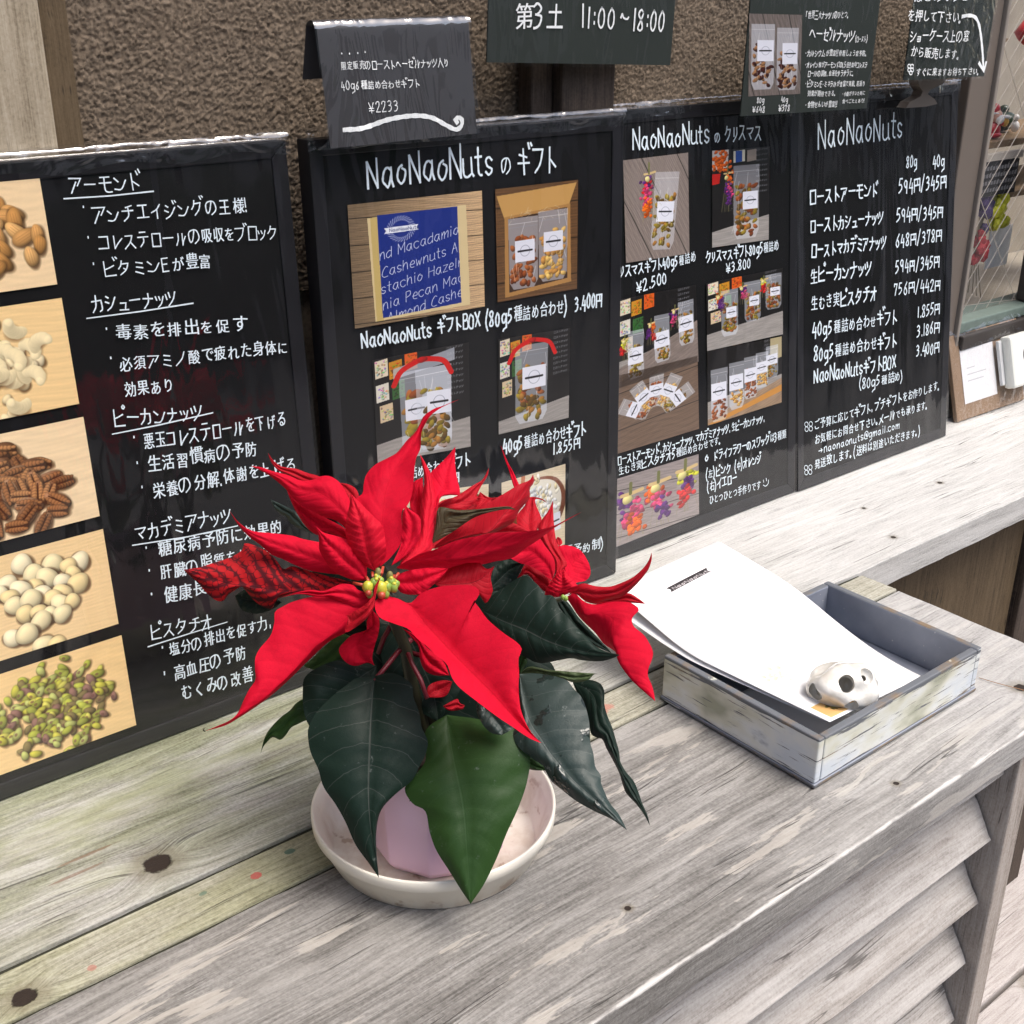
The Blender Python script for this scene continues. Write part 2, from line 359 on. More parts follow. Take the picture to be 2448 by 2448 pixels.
plank('plank', -.6, 2.1, .5975, .822, -.031, 0, m_back, ct, 240, seed=1, amp=.0010, rad=.001)
plank('plank', -.6, .9235, .5548, .5938, -.031, -.0012, m_strip, ct, 160, seed=4, amp=.0005, rad=.001)
plank('plank', -.6, .9215, .352, .5515, -.027, -.0006, m_front, ct, 160, seed=7, amp=.0008, rad=.0014)
m_shade_grime = simple('joint_shade_grime', (.022, .022, .012), .9, var=.6, scale=300, bump=.6)
for (ya, yb, xb) in ((.5932, .5980, .9225), (.5510, .5553, .9205)): box('joint_shade_grime', (-.6, ya, -.008), (xb, yb, -.0034), m_shade_grime, ct, 0)  # dark strips stand for the shade in the plank gaps as well as dirt
# louvres: each slat leans back and up behind the one above
slats = []
for k in range(6):
    zb = -.059-.0655*k
    def rot(x, y, z, zb=zb): return (x, .364+y*.52-z*.86+.010, zb+y*.86+z*.52)
    plank('louver_slat', -.5, .8095, 0, .078 if k else .028, -.0075, .0075, m_louver, ct, 90, rad=.0012, amp=.00025, seed=10+k*3, rot=rot)
box('stile', (.8115, .358, -.70), (.835, .54, -.033), m_stile, ct, .002)
box('stile', (-.55, .358, -.70), (-.515, .54, -.033), m_stile, ct, .002)
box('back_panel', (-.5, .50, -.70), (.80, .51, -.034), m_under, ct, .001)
# panel and dark post below the shelf past the counter end
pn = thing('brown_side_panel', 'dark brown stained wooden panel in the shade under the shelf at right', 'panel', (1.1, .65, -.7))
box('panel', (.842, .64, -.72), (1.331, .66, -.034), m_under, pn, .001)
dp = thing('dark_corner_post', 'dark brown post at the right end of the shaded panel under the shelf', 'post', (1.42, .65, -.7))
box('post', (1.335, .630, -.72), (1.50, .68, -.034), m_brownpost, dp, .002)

# pale post at the upper left, slim dark batten beside it, dark brown post behind the hours sign
pp = thing('pale_wooden_post', 'pale varnished wooden post at the upper left edge beside the stucco', 'post', (.20, .80, -.03))
box('post', (.10, .79, .001), (.2775, .829, 2.5), m_post, pp, .004)
bt = thing('brown_batten', 'thin dark brown strip between the pale post and the stucco wall', 'batten', (.287, .81, 0))
box('batten', (.279, .812, .001), (.3015, .829, 2.5), m_under, bt, .001)
bp = thing('dark_brown_post', 'dark brown square post rising behind the opening hours sign', 'post', (.735, .80, 0))
box('post', (.7045, .797, .001), (.7655, .826, 2.5), m_brownpost, bp, .002)
box('post_flange', (.680, .808, .001), (.7040, .826, 2.5), m_brownpost, bp, .002)

# ---------------------------------------------------------------- window with its showcase
wd = thing('showcase_window', 'taupe framed shop window with diagonal wired glass at the right edge', 'window', (1.5, .83, .1))
box('frame', (1.3535, .814, .09), (1.4015, .8335, 2.0), m_taupe, wd, .002)
box('frame_edge', (1.4018, .809, .09), (1.4085, .8332, 2.0), m_taupe2, wd, .0015)
box('sill', (1.409, .811, .1085), (1.75, .86, .1235), m_greenbar, wd, .002)
box('sill_rail', (1.409, .804, .088), (1.75, .86, .1075), m_dark, wd, .002)
box('frame', (1.580, .815, .1245), (1.66, .8335, 2.0), m_dark, wd, .002)
box('glass_pane', (1.4060, .8340, .1243), (1.6200, .8362, 1.9), m_glass, wd, 0)
wv, wf = [], []
def wire(a, b_, r=.0003):
    a, b_ = Vector(a), Vector(b_); d = (b_-a).normalized(); s = d.cross(Vector((0, 1, 0))).normalized()*r; u = Vector((0, r, 0)); k = len(wv)
    for p in (a, b_): wv.extend([p+s+u, p-s+u, p-s-u, p+s-u])
    for i in range(4): wf.append((k+i, k+(i+1) % 4, k+4+(i+1) % 4, k+4+i))
for k in range(20):
    z0 = .04+k*.036-.1
    for sgn in (1, ) if k % 5 else (1, -1):
        xa, xb = 1.4087, 1.5798
        za, zb = (z0, z0+(xb-xa)*1.15) if sgn > 0 else (z0+.2, z0+.2-(xb-xa)*1.15)
        if za < .125: xa += (.125-za)/1.15; za = .125
        if zb > za or sgn < 0: wire((xa, .8334, za), (xb, .8334, max(zb, .125)))
raw('wire_mesh', wv, wf, m_wire, wd)
# inside: back wall, shelves
sc_ = thing('showcase_cabinet', 'dim display cabinet behind the wired glass with two wooden shelves', 'cabinet', (1.6, .95, .09))
box('back_wall', (1.38, 1.10, .09), (2.2, 1.12, 2.0), m_inside, sc_, 0)
box('side_wall', (1.36, .862, .09), (1.378, 1.10, 2.0), m_inside, sc_, 0)
box('bottom', (1.38, .862, .07), (2.2, 1.10, .0895), m_inside, sc_, 0)
box('shelf', (1.38, .885, .3235), (2.0, 1.02, .333), m_shelf, sc_, .001)
box('shelf', (1.38, .885, .253), (2.0, 1.02, .262), m_shelf, sc_, .001)
def blob(name, c, r, mat, parent=None, sub=2, noise_=0.0, sc=1, rz=0):
    bm = bmesh.new(); bmesh.ops.create_icosphere(bm, subdivisions=sub, radius=1)
    for v in bm.verts:
        k = 1+noise_*pnoise(v.co*sc+Vector(c)*40); v.co = Vector((v.co.x*r[0]*k, v.co.y*r[1]*k, v.co.z*r[2]*k))
        if rz: v.co.rotate(Matrix.Rotation(rz, 3, 'Z'))
        v.co += Vector(c)
    me = bpy.data.meshes.new(name); bm.to_mesh(me); bm.free(); return finish(name, me, mat, parent, True)
st = thing('santa_figurine', 'small red santa figurine holding a yellow mug on the upper showcase shelf', 'figurine', (1.475, .905, .334))
sx_, sz_ = 1.478, .334
_p = on_y(2372, 312, .905); sx_, sz_ = _p[0], .334
bx = lambda n, c, r, m, s=2: blob(n, (sx_+c[0], .905+c[1], sz_+c[2]), r, m, st, s)
bx('body', (0, 0, .011), (.013, .010, .012), m_santared); bx('base', (0, 0, .004), (.016, .012, .005), m_santared)
bx('head', (0, -.003, .028), (.009, .008, .009), m_skin); bx('beard', (.001, -.008, .0245), (.008, .005, .007), m_white)
bx('hat', (-.002, .001, .037), (.0095, .008, .008), m_santared); bx('hat_brim', (0, -.001, .032), (.0102, .009, .0025), m_white)
bx('hat_pompom', (-.011, .0, .033), (.003, .003, .003), m_white); bx('mug', (.015, -.008, .020), (.006, .005, .0065), m_gold); bx('mug_foam', (.015, -.008, .0268), (.0068, .0058, .0022), m_white)
bx('arm', (.009, -.006, .019), (.007, .004, .004), m_santared)
sn = thing('snowman_figurine', 'tiny white snowman beside the santa on the upper showcase shelf', 'figurine', (1.525, .91, .334))
blob('body', (on_y(2430, 280, .91)[0], .91, .344), (.006, .006, .008), m_white, sn); blob('head', (on_y(2430, 280, .91)[0], .91, .356), (.004, .004, .0045), m_white, sn)
ob = thing('dark_green_ornament', 'dark green rounded ornament behind the tiny snowman', 'ornament', (1.54, .93, .334))
m_dg = simple('dark_green_glaze', (.02, .035, .02), .3); blob('body', (1.66, .94, .348), (.022, .02, .014), m_dg, ob); blob('cap', (1.66, .94, .364), (.007, .007, .006), m_dg, ob)
cd = thing('candle_ornament', 'little candle with orange flame shaped tip high inside the showcase', 'candle', (1.44, .93, .334))
tube('candle', [(1.622, .95, .333), (1.622, .95, .372)], .0035, m_white, cd); blob('tip', (1.622, .95, .381), (.0035, .0035, .011), simple('warm_amber', (.8, .5, .2), .4), cd)
bk = thing('red_house_ornament', 'blurred red ornament at the top right of the showcase', 'ornament', (1.56, .96, .44))
box('shelf_bracket', (1.45, .95, .452), (1.66, 1.0, .456), m_shelf, bk, 0)
blob('body', (1.74, .96, .462), (.035, .02, .020), m_santared, bk, 2, .3, 2)
pc = thing('dark_price_plate', 'dark price plate with pale edge standing on the lower showcase shelf', 'sign', (1.46, .89, .262))
box('plate', (1.485, .872, .264), (1.60, .876, .309), m_blackframe, pc, .0005)
box('top_edge', (1.482, .8705, .310), (1.605, .878, .320), simple('pale_edge', (.42, .38, .33), .6), pc, .0005)
for k in range(4):
    vv, ff = [], []
    for j in range(15):
        x = 1.492+j*.007; vv += [(x, .8712, .270+k*.0095), (x+.005, .8712, .270+k*.0095), (x+.005, .8712, .2745+k*.0095+.001*(j % 3)), (x, .8712, .2745+k*.0095)]; ff.append((4*j, 4*j+1, 4*j+2, 4*j+3))
    raw('print_line', vv, ff, simple('grey_print', (.16, .16, .17), .6), pc)
# swag of dried flowers and a small white card
sg = thing('dried_flower_swag', 'dried flower swag in purple, yellow and red hanging behind the wired glass', 'flowers', (1.46, .88, .25))
m_pur = simple('dried_purple', (.045, .02, .11), .8, var=.4, scale=400); m_yel = simple('dried_yellow', (.50, .50, .03), .8, var=.4, scale=400); m_rd = simple('dried_red', (.42, .02, .03), .8, var=.4, scale=400); m_str = simple('dried_stem', (.25, .2, .12), .8)
r2 = random.Random(5)
for nm, c, s, m_, n in (('purple_flower', tuple(on_y(2352, 478, .885)), (.016, .008, .022), m_pur, 40), ('yellow_flower', tuple(on_y(2385, 515, .880)), (.014, .008, .026), m_yel, 30), ('red_flower', tuple(on_y(2345, 590, .882)), (.012, .006, .022), m_rd, 20)):
    bm = bmesh.new()
    for k in range(n):
        q = Matrix.Translation((c[0]+r2.gauss(0, s[0]*.55), c[1]+r2.gauss(0, s[1]*.5), c[2]+r2.gauss(0, s[2]*.55))) @ Matrix.Rotation(r2.random()*6, 4, 'Y') @ Matrix.Diagonal((.0095, .006, .006+.004*r2.random(), 1))
        bmesh.ops.create_icosphere(bm, subdivisions=1, radius=1, matrix=q)
    me = bpy.data.meshes.new(nm); bm.to_mesh(me); bm.free(); finish(nm, me, m_, sg)
for k in range(5): tube('stem', [(1.545+.004*k, .885, .25), (1.545, .885, .20), (1.53+.012*k, .884, .135-.004*k)], .0007, m_str, sg, 5)
wc = thing('white_bag_card', 'small white card with grey emblem behind the yellow dried flowers', 'card', (1.51, .90, .16))
box('card', (1.592, .893, .155), (1.65, .8945, .212), m_white, wc, 0)

# ---------------------------------------------------------------- unseen eave and side wall added to block sky light, then the lane behind the photographer (seen only as reflections)
ev = thing('sky_blocker', 'unseen wooden board above the counter, added to block light from the sky', 'light blocker', (.2, .5, 2.15))
box('blocker_board', (-3.0, .36, 2.15), (1.25, .829, 2.2), m_under, ev, .002)
left_blocker = box('wall', (-.95, -.15, -.76), (-.80, .825, 2.14), m_stucco, bw=0, kind='structure')  # unseen side wall, added to cut sky light on the left
nh = thing('house_across_lane', 'plain grey beige house across the lane, reflected dimly in the board films', 'house', (4, -5.2, -.76))
m_hw = simple('house_render', (.34, .31, .27), .8, var=.2, scale=3); m_hwin = simple('dark_window', (.02, .022, .025), .1)
box('house_wall', (-6, -5.6, -.76), (16, -5.2, 2.6), m_hw, nh, 0)
for k in range(7): box('window', (-4+k*2.6, -5.195, .2), (-2.9+k*2.6, -5.17, 1.4), m_hwin, nh, .01)
box('roof', (-6.2, -6.4, 2.6), (16.2, -4.9, 2.75), m_dark, nh, .02)
def hedge(x0, x1, y, h, n, seed):
    T = thing('hedge', 'dark green clipped hedge across the lane, '+('the shorter one' if x0 < 3 else 'the longer taller one'), 'hedge', ((x0+x1)/2, y, -.76)); q = random.Random(seed); V, Fa = [], []
    for _ in range(n):
        c = Vector((q.uniform(x0, x1), y+q.uniform(-.28, .28), q.uniform(-.76, -.76+h))); a = Vector((q.gauss(0, 1), q.gauss(0, 1), q.gauss(0, 1))).normalized()*.045; b_ = a.cross(Vector((q.gauss(0, 1), q.gauss(0, 1), 1))).normalized()*.03; k = len(V)
        V += [c-a, c+b_, c+a, c-b_]; Fa.append((k, k+1, k+2, k+3))
    raw('foliage', V, Fa, simple('hedge_leaf', (.03, .07, .02), .6, var=.5, scale=20), T, kind='stuff')
hedge(1.0, 3.2, -4.2, .95, 9000, 1); hedge(5.0, 8.5, -4.2, 1.2, 12000, 2)
# ---------------------------------------------------------------- handwriting: stroke glyphs (hex pairs x,y; baseline 4, cap line D; ~ = curved)
GL = {
'N':(7,'0E040D 0D64 646E'.replace('0E040D','040D')), 'a':(7,'~593A1906153458 5A5664'), 'o':(6,'~3A190624455839'), 'u':(6,'~0A052455 5A5564'), 't':(5,'~2D253444 0A4A'), 's':(5,'~492A091746452405'.replace('240 5','2405')),
'B':(6,'040D ~0D4D5B3909 ~0959665404'), 'O':(7,'~3D1B062454686B3D'), 'X':(6,'0D64 6D04'), 'g':(6,'~592A08153558 5A5221 2110'), 'm':(8,'0A04 ~072A3A34 ~376A7A74'), 'i':(3,'1A14 1C1D'), 'l':(3,'1D14'), 'n':(6,'0A04 ~072A4A54'),
'c':(6,'~593A0906244455'), 'e':(6,'~0757593A18153454'), 'w':(7,'0A143844 446A'), 'h':(6,'0D04 ~072A4A54'), 'd':(6,'~593A08052456 5D54'), 'z':(5,'0A5A04 0454'), 'P':(6,'040D ~0D4D5B4908'), 'M':(8,'040D 0D3744 447D 7D74'.replace('0D3744 447D','0D37 377D')), 'C':(7,'~6C4D1A062464'), 'A':(7,'043D64 1858'), 'H':(7,'040D 646D 0969'), 'r':(5,'0A04 ~072A4A'), 'E':(6,'5D0D0454 0949'), 'k':(5,'0D04 4A0744'),
'@':(8,'~593A384759 ~5956777B4D1B06246464'.replace('6464','64')), '.':(2,'1415'), ',':(3,'1503'), ':':(3,'1617 1A1B'), '/':(6,'034F'), '(':(4,'~3F191632'), ')':(4,'~0F292602'), '~':(7,'~081A286668'.replace('6668','57 68'.replace(' ',''))), '¥':(7,'0D37 6D3734 0868 0666'), '!':(3,'1D17 1415'), '→':(8,'0868 4A6846'), '-':(5,'0848'),
'0':(6,'~2D0A0624464B2D'), '1':(3,'1D14'), '2':(6,'~0B1D4D4A04 0454'), '3':(6,'~0C2D4B2919 ~1948351404'), '4':(6,'2D0757 4A43'), '5':(6,'4D1D 1D09 ~0929472404'.replace('~0929472404','~09394725 2504')), '6':(6,'~4D190624462907'), '7':(6,'0B0D4D24'), '8':(6,'~4C2D0B38452405284B4C'), '9':(6,'~4A280B2D4C 4C4324'.replace('4C4324','4C44')),
'ー':(10,'0999'), 'ア':(10,'0C9C68 ~5A3714'), 'モ':(10,'1C8C 0999 ~4C456494'), 'ン':(10,'0B39 ~05559A'), 'ド':(10,'3D34 3986 7E8C 9FAD'), 'ト':(9,'3D34 3986'), 'チ':(10,'8D3C 0A9A ~5C5714'), 'エ':(10,'1C8C 5C55 0595'), 'イ':(9,'~8D5A08 5A54'), 'ジ':(10,'1C3B 0938 ~14569B 7F8D 9FAE'), 'シ':(10,'1C3B 0938 ~14569B'), 'グ':(10,'~3D2A08 3B8B ~8B6724 8F9D AFBE'), 'ク':(9,'~3D2A08 3B8B ~8B6724'), 'コ':(10,'1C8C85 0585'), 'レ':(9,'2C24 ~24579A'), 'ス':(10,'1C7C ~7C5804 5894'), 'テ':(10,'2D7D 0A9A ~5A5724'), 'デ':(10,'1D6D 0A9A ~5A5724 8F9D AFBE'), 'ロ':(9,'1C14 1C8C84 1484'), 'ル':(10,'~2C2804 6C64 ~64779A'), 'ブ':(10,'0C8C ~8C6724 8F9D AFBE'), 'フ':(9,'0C8C ~8C6724'), 'プ':(10,'0B7B ~7B5724 ~9F8E9DAE9F'), 'ッ':(8,'0A18 3A48 ~7A5624'), 'ビ':(10,'1D1494 ~8A5918 8F9D AFBE'), 'ピ':(10,'1D1494 ~8A5918 ~9F8E9DAE9F'), 'ヒ':(9,'1D1494 ~8A5918'), 'タ':(10,'~3D2A08 3B8B ~8B6714 4867'), 'ミ':(9,'2C7B 2978 1674'), 'カ':(10,'0A8A ~8A8564 ~4D3704'), 'ュ':(8,'1868 6854 0484'), 'ナ':(10,'0A9A ~5D5814'), 'ツ':(10,'0B18 3C49 ~9C7824'), 'ノ':(8,'~7C5804'), 'マ':(10,'0B9B ~9B7958 3865'), 'オ':(10,'0A9A 6D64 ~5A3704'), 'ギ':(10,'1B7A 0898 4D54 8F9D AFBE'), 'キ':(10,'1B8B 0898 4D54'), 'ヘ':(10,'~073B96'), 'ゼ':(10,'0A8B68 2D258 4'.replace('258 4','2584')+' 9FAD BFCD'), 'リ':(8,'2C27 ~6C6814'), 'ョ':(8,'1868 6864 1464 1666'), 'ケ':(10,'~3D2A08 2B9B ~6B6814'), 'ラ':(9,'1D7D 0A8A ~8A6724'), 'ワ':(9,'0D09 0D8D ~8D6724'), 'ム':(10,'~4D2604 0594 7896'), 'ウ':(9,'4E4C 0C09 0C8C ~8C6724'), 'メ':(9,'~8D5904 2A85'), 'の':(10,'~5C36150A2C7C999644'.replace('999644','988654')), 'ゴ':(10,'1C8C85 0585 8F9D AFBE'), 'サ':(10,'0A9A 3D37 ~7D7824'), '王':(10,'1C8C 1888 5C54 0494'), '土':(10,'1A8A 5D54 0494'), '上':(10,'4D44 4989 0494'), '下':(10,'0C9C 5C54 5A78'), '三':(10,'1D8D 2878 0494'), '」':(5,'3A3414'), '「':(5,'2D1D17'.replace('2D','3D')), '、':(5,'1614'), '。':(5,'~16051425 16'.replace(' ','')), '・':(5,'2829'), ' ':(4,''), '円':(9,'041C8C 8C84 5C58 0888'.replace('041C8C','040C8C')), '人':(9,'~4D3904 3A84'), '入':(9,'~2D4D2904 4B94'.replace('~2D4D2904','~4D3904')), '○':(9,'~4B18254568494B')}
_gc = {}
def glyph(ch):
    """-> (width, list of outline sets): strokes as polylines or a filled mesh from Blender's own font"""
    if ch in _gc: return _gc[ch]
    if ch in GL:
        w, s = GL[ch]; st = []
        for t in s.split():
            cur = t.startswith('~'); t = t.lstrip('~')
            P = [(int(t[i], 16)/9, (int(t[i+1], 16)-4)/9) for i in range(0, len(t)-1, 2)]
            if len(P) < 2: continue
            st.append(spline(P, 4*len(P)) if cur and len(P) > 2 else np.array(P))
        g = (w/9+.14, 's', st)
    else:
        c = bpy.data.curves.new('t', 'FONT'); c.body = ch; c.resolution_u = 2; o = bpy.data.objects.new('t', c); COL.objects.link(o)
        bpy.context.view_layer.update(); dg = bpy.context.evaluated_depsgraph_get()
        m = bpy.data.meshes.new_from_object(o.evaluated_get(dg))
        v = np.array([x.co[:2] for x in m.vertices]); f = [tuple(p.vertices) for p in m.polygons]
        bpy.data.objects.remove(o); bpy.data.curves.remove(c); bpy.data.meshes.remove(m)
        v[:, 1] += .08; v *= 1.14
        g = (1.16, 'm', v, f)
    _gc[ch] = g; return g
tr_ = random.Random(11)
class Plane:
    """a flat sheet in the scene: B bottom-left corner, U right, V up, n towards the viewer"""
    def __init__(s, B, U, V):
        s.B = np.array(B, float); s.U = np.array(U, float); s.U = s.U/np.linalg.norm(s.U); V = np.array(V, float)
        V = V-s.U*np.dot(V, s.U); s.V = V/np.linalg.norm(V); s.n = np.cross(s.U, s.V)
    def uv(s, x, y):
        p = on_pl(x, y, s.B, s.n)-s.B; return np.array([p@s.U, p@s.V])
    def pt(s, u, v, off=0): return s.B+s.U*u+s.V*v+s.n*off
class Ink:
    def __init__(s, pl, off=.0008): s.v = []; s.f = []; s.pl = pl; s.off = off; s.k = 0; s.brk = []
    def ribbon(s, P, w):
        P = np.asarray(P, float); keep = [0]
        for i in range(1, len(P)):
            if np.linalg.norm(P[i]-P[keep[-1]]) > w*.15: keep.append(i)
        P = P[keep]
        if len(P) < 2: P = np.array([P[0], P[0]+[0, w*.6]])
        d = np.diff(P, axis=0); d /= np.linalg.norm(d, axis=1)[:, None]+1e-12
        s.k += 1; o = s.off+(s.k % 9)*.00004
        P = P.copy(); P[0] -= d[0]*w*.35; P[-1] += d[-1]*w*.35
        b0 = len(s.v)
        for i in range(len(P)):
            t = d[0] if i == 0 else d[-1] if i == len(P)-1 else (d[i-1]+d[i])
            L = np.linalg.norm(t)
            t = t/L if L > .2 else d[i-1]
            nn = np.array([-t[1], t[0]]); k = min(1.5, 1/max(.55, abs(np.dot(t, d[max(i-1, 0)]))))
            ww = w*.5*k*(1+.14*math.sin(i*1.9+s.k)); 
            s.v.append(s.pl.pt(*(P[i]+nn*ww), o)); s.v.append(s.pl.pt(*(P[i]-nn*ww), o))
        for i in range(len(P)-1): s.f.append((b0+2*i, b0+2*i+1, b0+2*i+3, b0+2*i+2))
    def text(s, txt, a, b, h, wt=.11, jit=1.0):
        """txt written from pixel-derived uv a to uv b, capital height h (m)"""
        a = np.array(a); b = np.array(b); L = np.linalg.norm(b-a); ex = (b-a)/L; ey = np.array([-ex[1], ex[0]])
        ey = ey*.35+np.array([0, 1.])*.65; ey /= np.linalg.norm(ey)
        gs = [glyph(c) for c in txt]; tot = sum(g[0] for g in gs); sx = L/tot; x = 0
        for g in gs:
            r = tr_.gauss(0, .035)*jit; sc = 1+tr_.gauss(0, .05)*jit; dy = tr_.gauss(0, .03)*h*jit
            cr, sr = math.cos(r), math.sin(r)
            def tf(P):
                P = np.asarray(P, float); X = P[:, 0]*min(sx*.95, 9)*sc; Y = P[:, 1]*h*sc
                X, Y = X*cr-Y*sr*.6, Y*cr+X*sr+dy
                return a+ex*(x*sx)+np.outer(X, ex)+np.outer(Y, ey)
            if g[1] == 's':
                for st in g[2]:
                    s.ribbon(tf(st), wt*h)
            else:
                s.k += 1; o = s.off+(s.k % 9)*.00004; P = tf(g[2])
                
                for sh in (0, .028):
                    k = len(s.v); s.v += [s.pl.pt(u+sh*h, v, o+sh*.0004) for u, v in P]; s.f += [tuple(i+k for i in f) for f in g[3]]
            x += g[0]
    def line(s, P, w, n=0):
        P = np.array(P, float); s.ribbon(spline(P, n) if n else P, w)
    def build(s, name, mat, parent):
        B_ = sorted(set(s.brk+[(0, 0), (len(s.v), len(s.f))]))
        for (a, fa), (b_, fb) in zip(B_[:-1], B_[1:]):
            if fb > fa: raw(name, s.v[a:b_], [tuple(i-a for i in f) for f in s.f[fa:fb]], mat, parent)
class Fr:
    """pixel frame of one zoomed view of the photograph, used while measuring"""
    def __init__(s, ox, oy, k): s.o = (ox, oy); s.k = k
    def __call__(s, x, y): return s.o[0]+x*s.k, s.o[1]+y*s.k
T1, T2, G1, G3, X2, X3, R4, S4, NF = Fr(0, 280, .3934), Fr(0, 980, .4762), Fr(760, 420, .383), Fr(680, 0, .4141), Fr(1440, 240, .31056), Fr(1440, 800, .2691), Fr(1860, 200, .5176), Fr(1440, 0, .5217), Fr(2100, 0, .2588)
def write(ink, fr, rows, wt=.09):
    for r in rows:
        ink.brk.append((len(ink.v), len(ink.f)))
        t, x0, y0, x1, y1, h = r[:6]; pl = ink.pl
        a = pl.uv(*fr(x0, y0)); b = pl.uv(*fr(x1, y1)); hh = abs(pl.uv(*fr(x0, y0-h))[1]-a[1])
        ink.text(t, a, b, hh, r[6] if len(r) > 6 else wt)
def strokes(ink, fr, L, w, n=0):
    ink.brk.append((len(ink.v), len(ink.f)))
    for P in L: ink.line([ink.pl.uv(*fr(*p)) for p in P], w, n)

# ---------------------------------------------------------------- small raster printer for the photographs printed on the boards
class R:
    def __init__(s, w, h, c=(1, 1, 1)):
        s.w, s.h = w, h; s.a = np.ones((h, w, 3))*np.array(c); s.Y, s.X = np.mgrid[0:h, 0:w].astype(float)
    def wood(s, c, amp=.10, ang=0.0, seed=0, sc=1.0, planks=0, box=None):
        r = np.random.default_rng(seed); ca, sa = math.cos(ang), math.sin(ang)
        y = (s.X*-sa+s.Y*ca); x = s.X*ca+s.Y*sa
        g = np.zeros_like(s.X)
        for k in range(5):
            f = r.uniform(.08, .9)*sc; g += np.sin(y*f+3*np.sin(x*.02*r.uniform(.4, 2)+r.uniform(0, 6))+r.uniform(0, 6))/5
        t = np.array(c)*(1+amp*g[..., None]+r.normal(0, amp*.25, (s.h, s.w, 1)))
        if planks: t *= (1-.75*np.exp(-((y % planks)-planks*.5)**2/2.5))[..., None]
        if box is None: s.a[:] = t
        else:
            m = s.pmask(box)[..., None]; s.a = s.a*(1-m)+t*m
    def el(s, cx, cy, a, b, ang, c, shade=.35, soft=1.3, rim=0.0, al=1.0):
        R_ = int(max(a, b)+3); x0, x1, y0, y1 = max(0, int(cx)-R_), min(s.w, int(cx)+R_+1), max(0, int(cy)-R_), min(s.h, int(cy)+R_+1)
        if x0 >= x1 or y0 >= y1: return
        X = s.X[y0:y1, x0:x1]-cx; Y = s.Y[y0:y1, x0:x1]-cy; ca, sa = math.cos(ang), math.sin(ang)
        u = (X*ca+Y*sa)/a; v = (-X*sa+Y*ca)/b; d = np.sqrt(u*u+v*v)
        if a > 6: th = np.arctan2(v, u); d = d/(1+.07*math.sin(cx)*np.cos(2*th+cy)+.05*np.sin(3*th+cx))
        m = np.clip((1-d)*min(a, b)/soft+.5, 0, 1)*al
        sh = 1+shade*(-(X*.5+Y*.85)/max(a, b))-shade*.5*d**3-rim*np.clip(d-.6, 0, 1)
        s.a[y0:y1, x0:x1] = s.a[y0:y1, x0:x1]*(1-m[..., None])+(np.array(c)*sh[..., None])*m[..., None]
    def pmask(s, P, soft=1.0):
        P = np.array(P, float)*[s.w, s.h]; m = np.zeros((s.h, s.w), bool); n = len(P)
        for i in range(n):
            (x1, y1), (x2, y2) = P[i], P[(i+1) % n]
            if y1 == y2: continue
            c = ((s.Y >= min(y1, y2)) & (s.Y < max(y1, y2))); xi = (s.Y-y1)/(y2-y1)*(x2-x1)+x1
            m ^= c & (s.X < xi)
        return m.astype(float)
    def poly(s, P, c, al=1.0):
        m = s.pmask(P)[..., None]*al; s.a = s.a*(1-m)+np.array(c)*m
    def line(s, P, w, c, al=1.0):
        P = [np.array(p, float)*[s.w, s.h] for p in P]
        for p, q in zip(P[:-1], P[1:]):
            x0, x1 = int(max(0, min(p[0], q[0])-w-2)), int(min(s.w, max(p[0], q[0])+w+3)); y0, y1 = int(max(0, min(p[1], q[1])-w-2)), int(min(s.h, max(p[1], q[1])+w+3))
            if x0 >= x1 or y0 >= y1: continue
            X = s.X[y0:y1, x0:x1]-p[0]; Y = s.Y[y0:y1, x0:x1]-p[1]; d = q-p; t = np.clip((X*d[0]+Y*d[1])/(d@d+1e-9), 0, 1)
            m = (np.clip(w/2-np.hypot(X-t*d[0], Y-t*d[1])+.5, 0, 1)*al)[..., None]
            s.a[y0:y1, x0:x1] = s.a[y0:y1, x0:x1]*(1-m)+np.array(c)*m
    def text(s, t, x, y, h, w, c, ang=0.0, sl=0.0, sx=1.0):
        ca, sa = math.cos(ang), math.sin(ang); X = 0
        for ch in t:
            g = glyph(ch)
            if g[1] == 's':
                for st in g[2]:
                    Q = [((X+p[0]+sl*p[1])*h*sx, -p[1]*h) for p in st]
                    s.line([(x+(q[0]*ca-q[1]*sa)/s.w, y+(q[0]*sa+q[1]*ca)/s.h) for q in Q], w, c)
            X += g[0]
    def scatter(s, n, cx, cy, rx, ry, a, b, cols, seed, shade=.35, sh=True, rim=.3):
        r = random.Random(seed); L = []
        for _ in range(n*30):
            if len(L) >= n: break
            x, y = r.gauss(0, .42), r.gauss(0, .42)
            if x*x+y*y > 1: continue
            x = (cx+x*rx)*s.w; y = (cy+y*ry)*s.h
            if all(math.hypot(x-p[0], y-p[1]) > b*1.0 for p in L): L.append((x, y))
        L.sort(key=lambda p: p[1]+r.uniform(-8, 8))
        for x, y in L:
            t = r.uniform(0, 3.14); k = r.uniform(.80, 1.12)
            if sh: s.el(x+2, y+3, a*k*1.08, b*k*1.1, t, (.22, .13, .06), 0, 5, al=.7)
            s.el(x, y, a*k, b*k, t, r.choice(cols), shade, rim=rim)
            yield x, y, t, k
    def image(s, name):
        im = bpy.data.images.new(name, s.w, s.h); p = np.ones((s.h, s.w, 4), np.float32); p[..., :3] = np.clip(s.a[::-1], 0, 1)
        im.pixels.foreach_set(p.ravel()); im.update(); im.pack(); return im
def print_mat(name, img, gain=1.0, rough=.35, gray=0.0):
    b = NB(name); t = b.n('TexImage', image=img); b.set(t, 'Vector', b.uv())
    c = t.outputs[0]
    if gain != 1: c = b.mix(1.0, c, (gain, gain, gain, 1), 'MULTIPLY')
    b.P('Base Color', c); b.P('Roughness', rough); return b.m
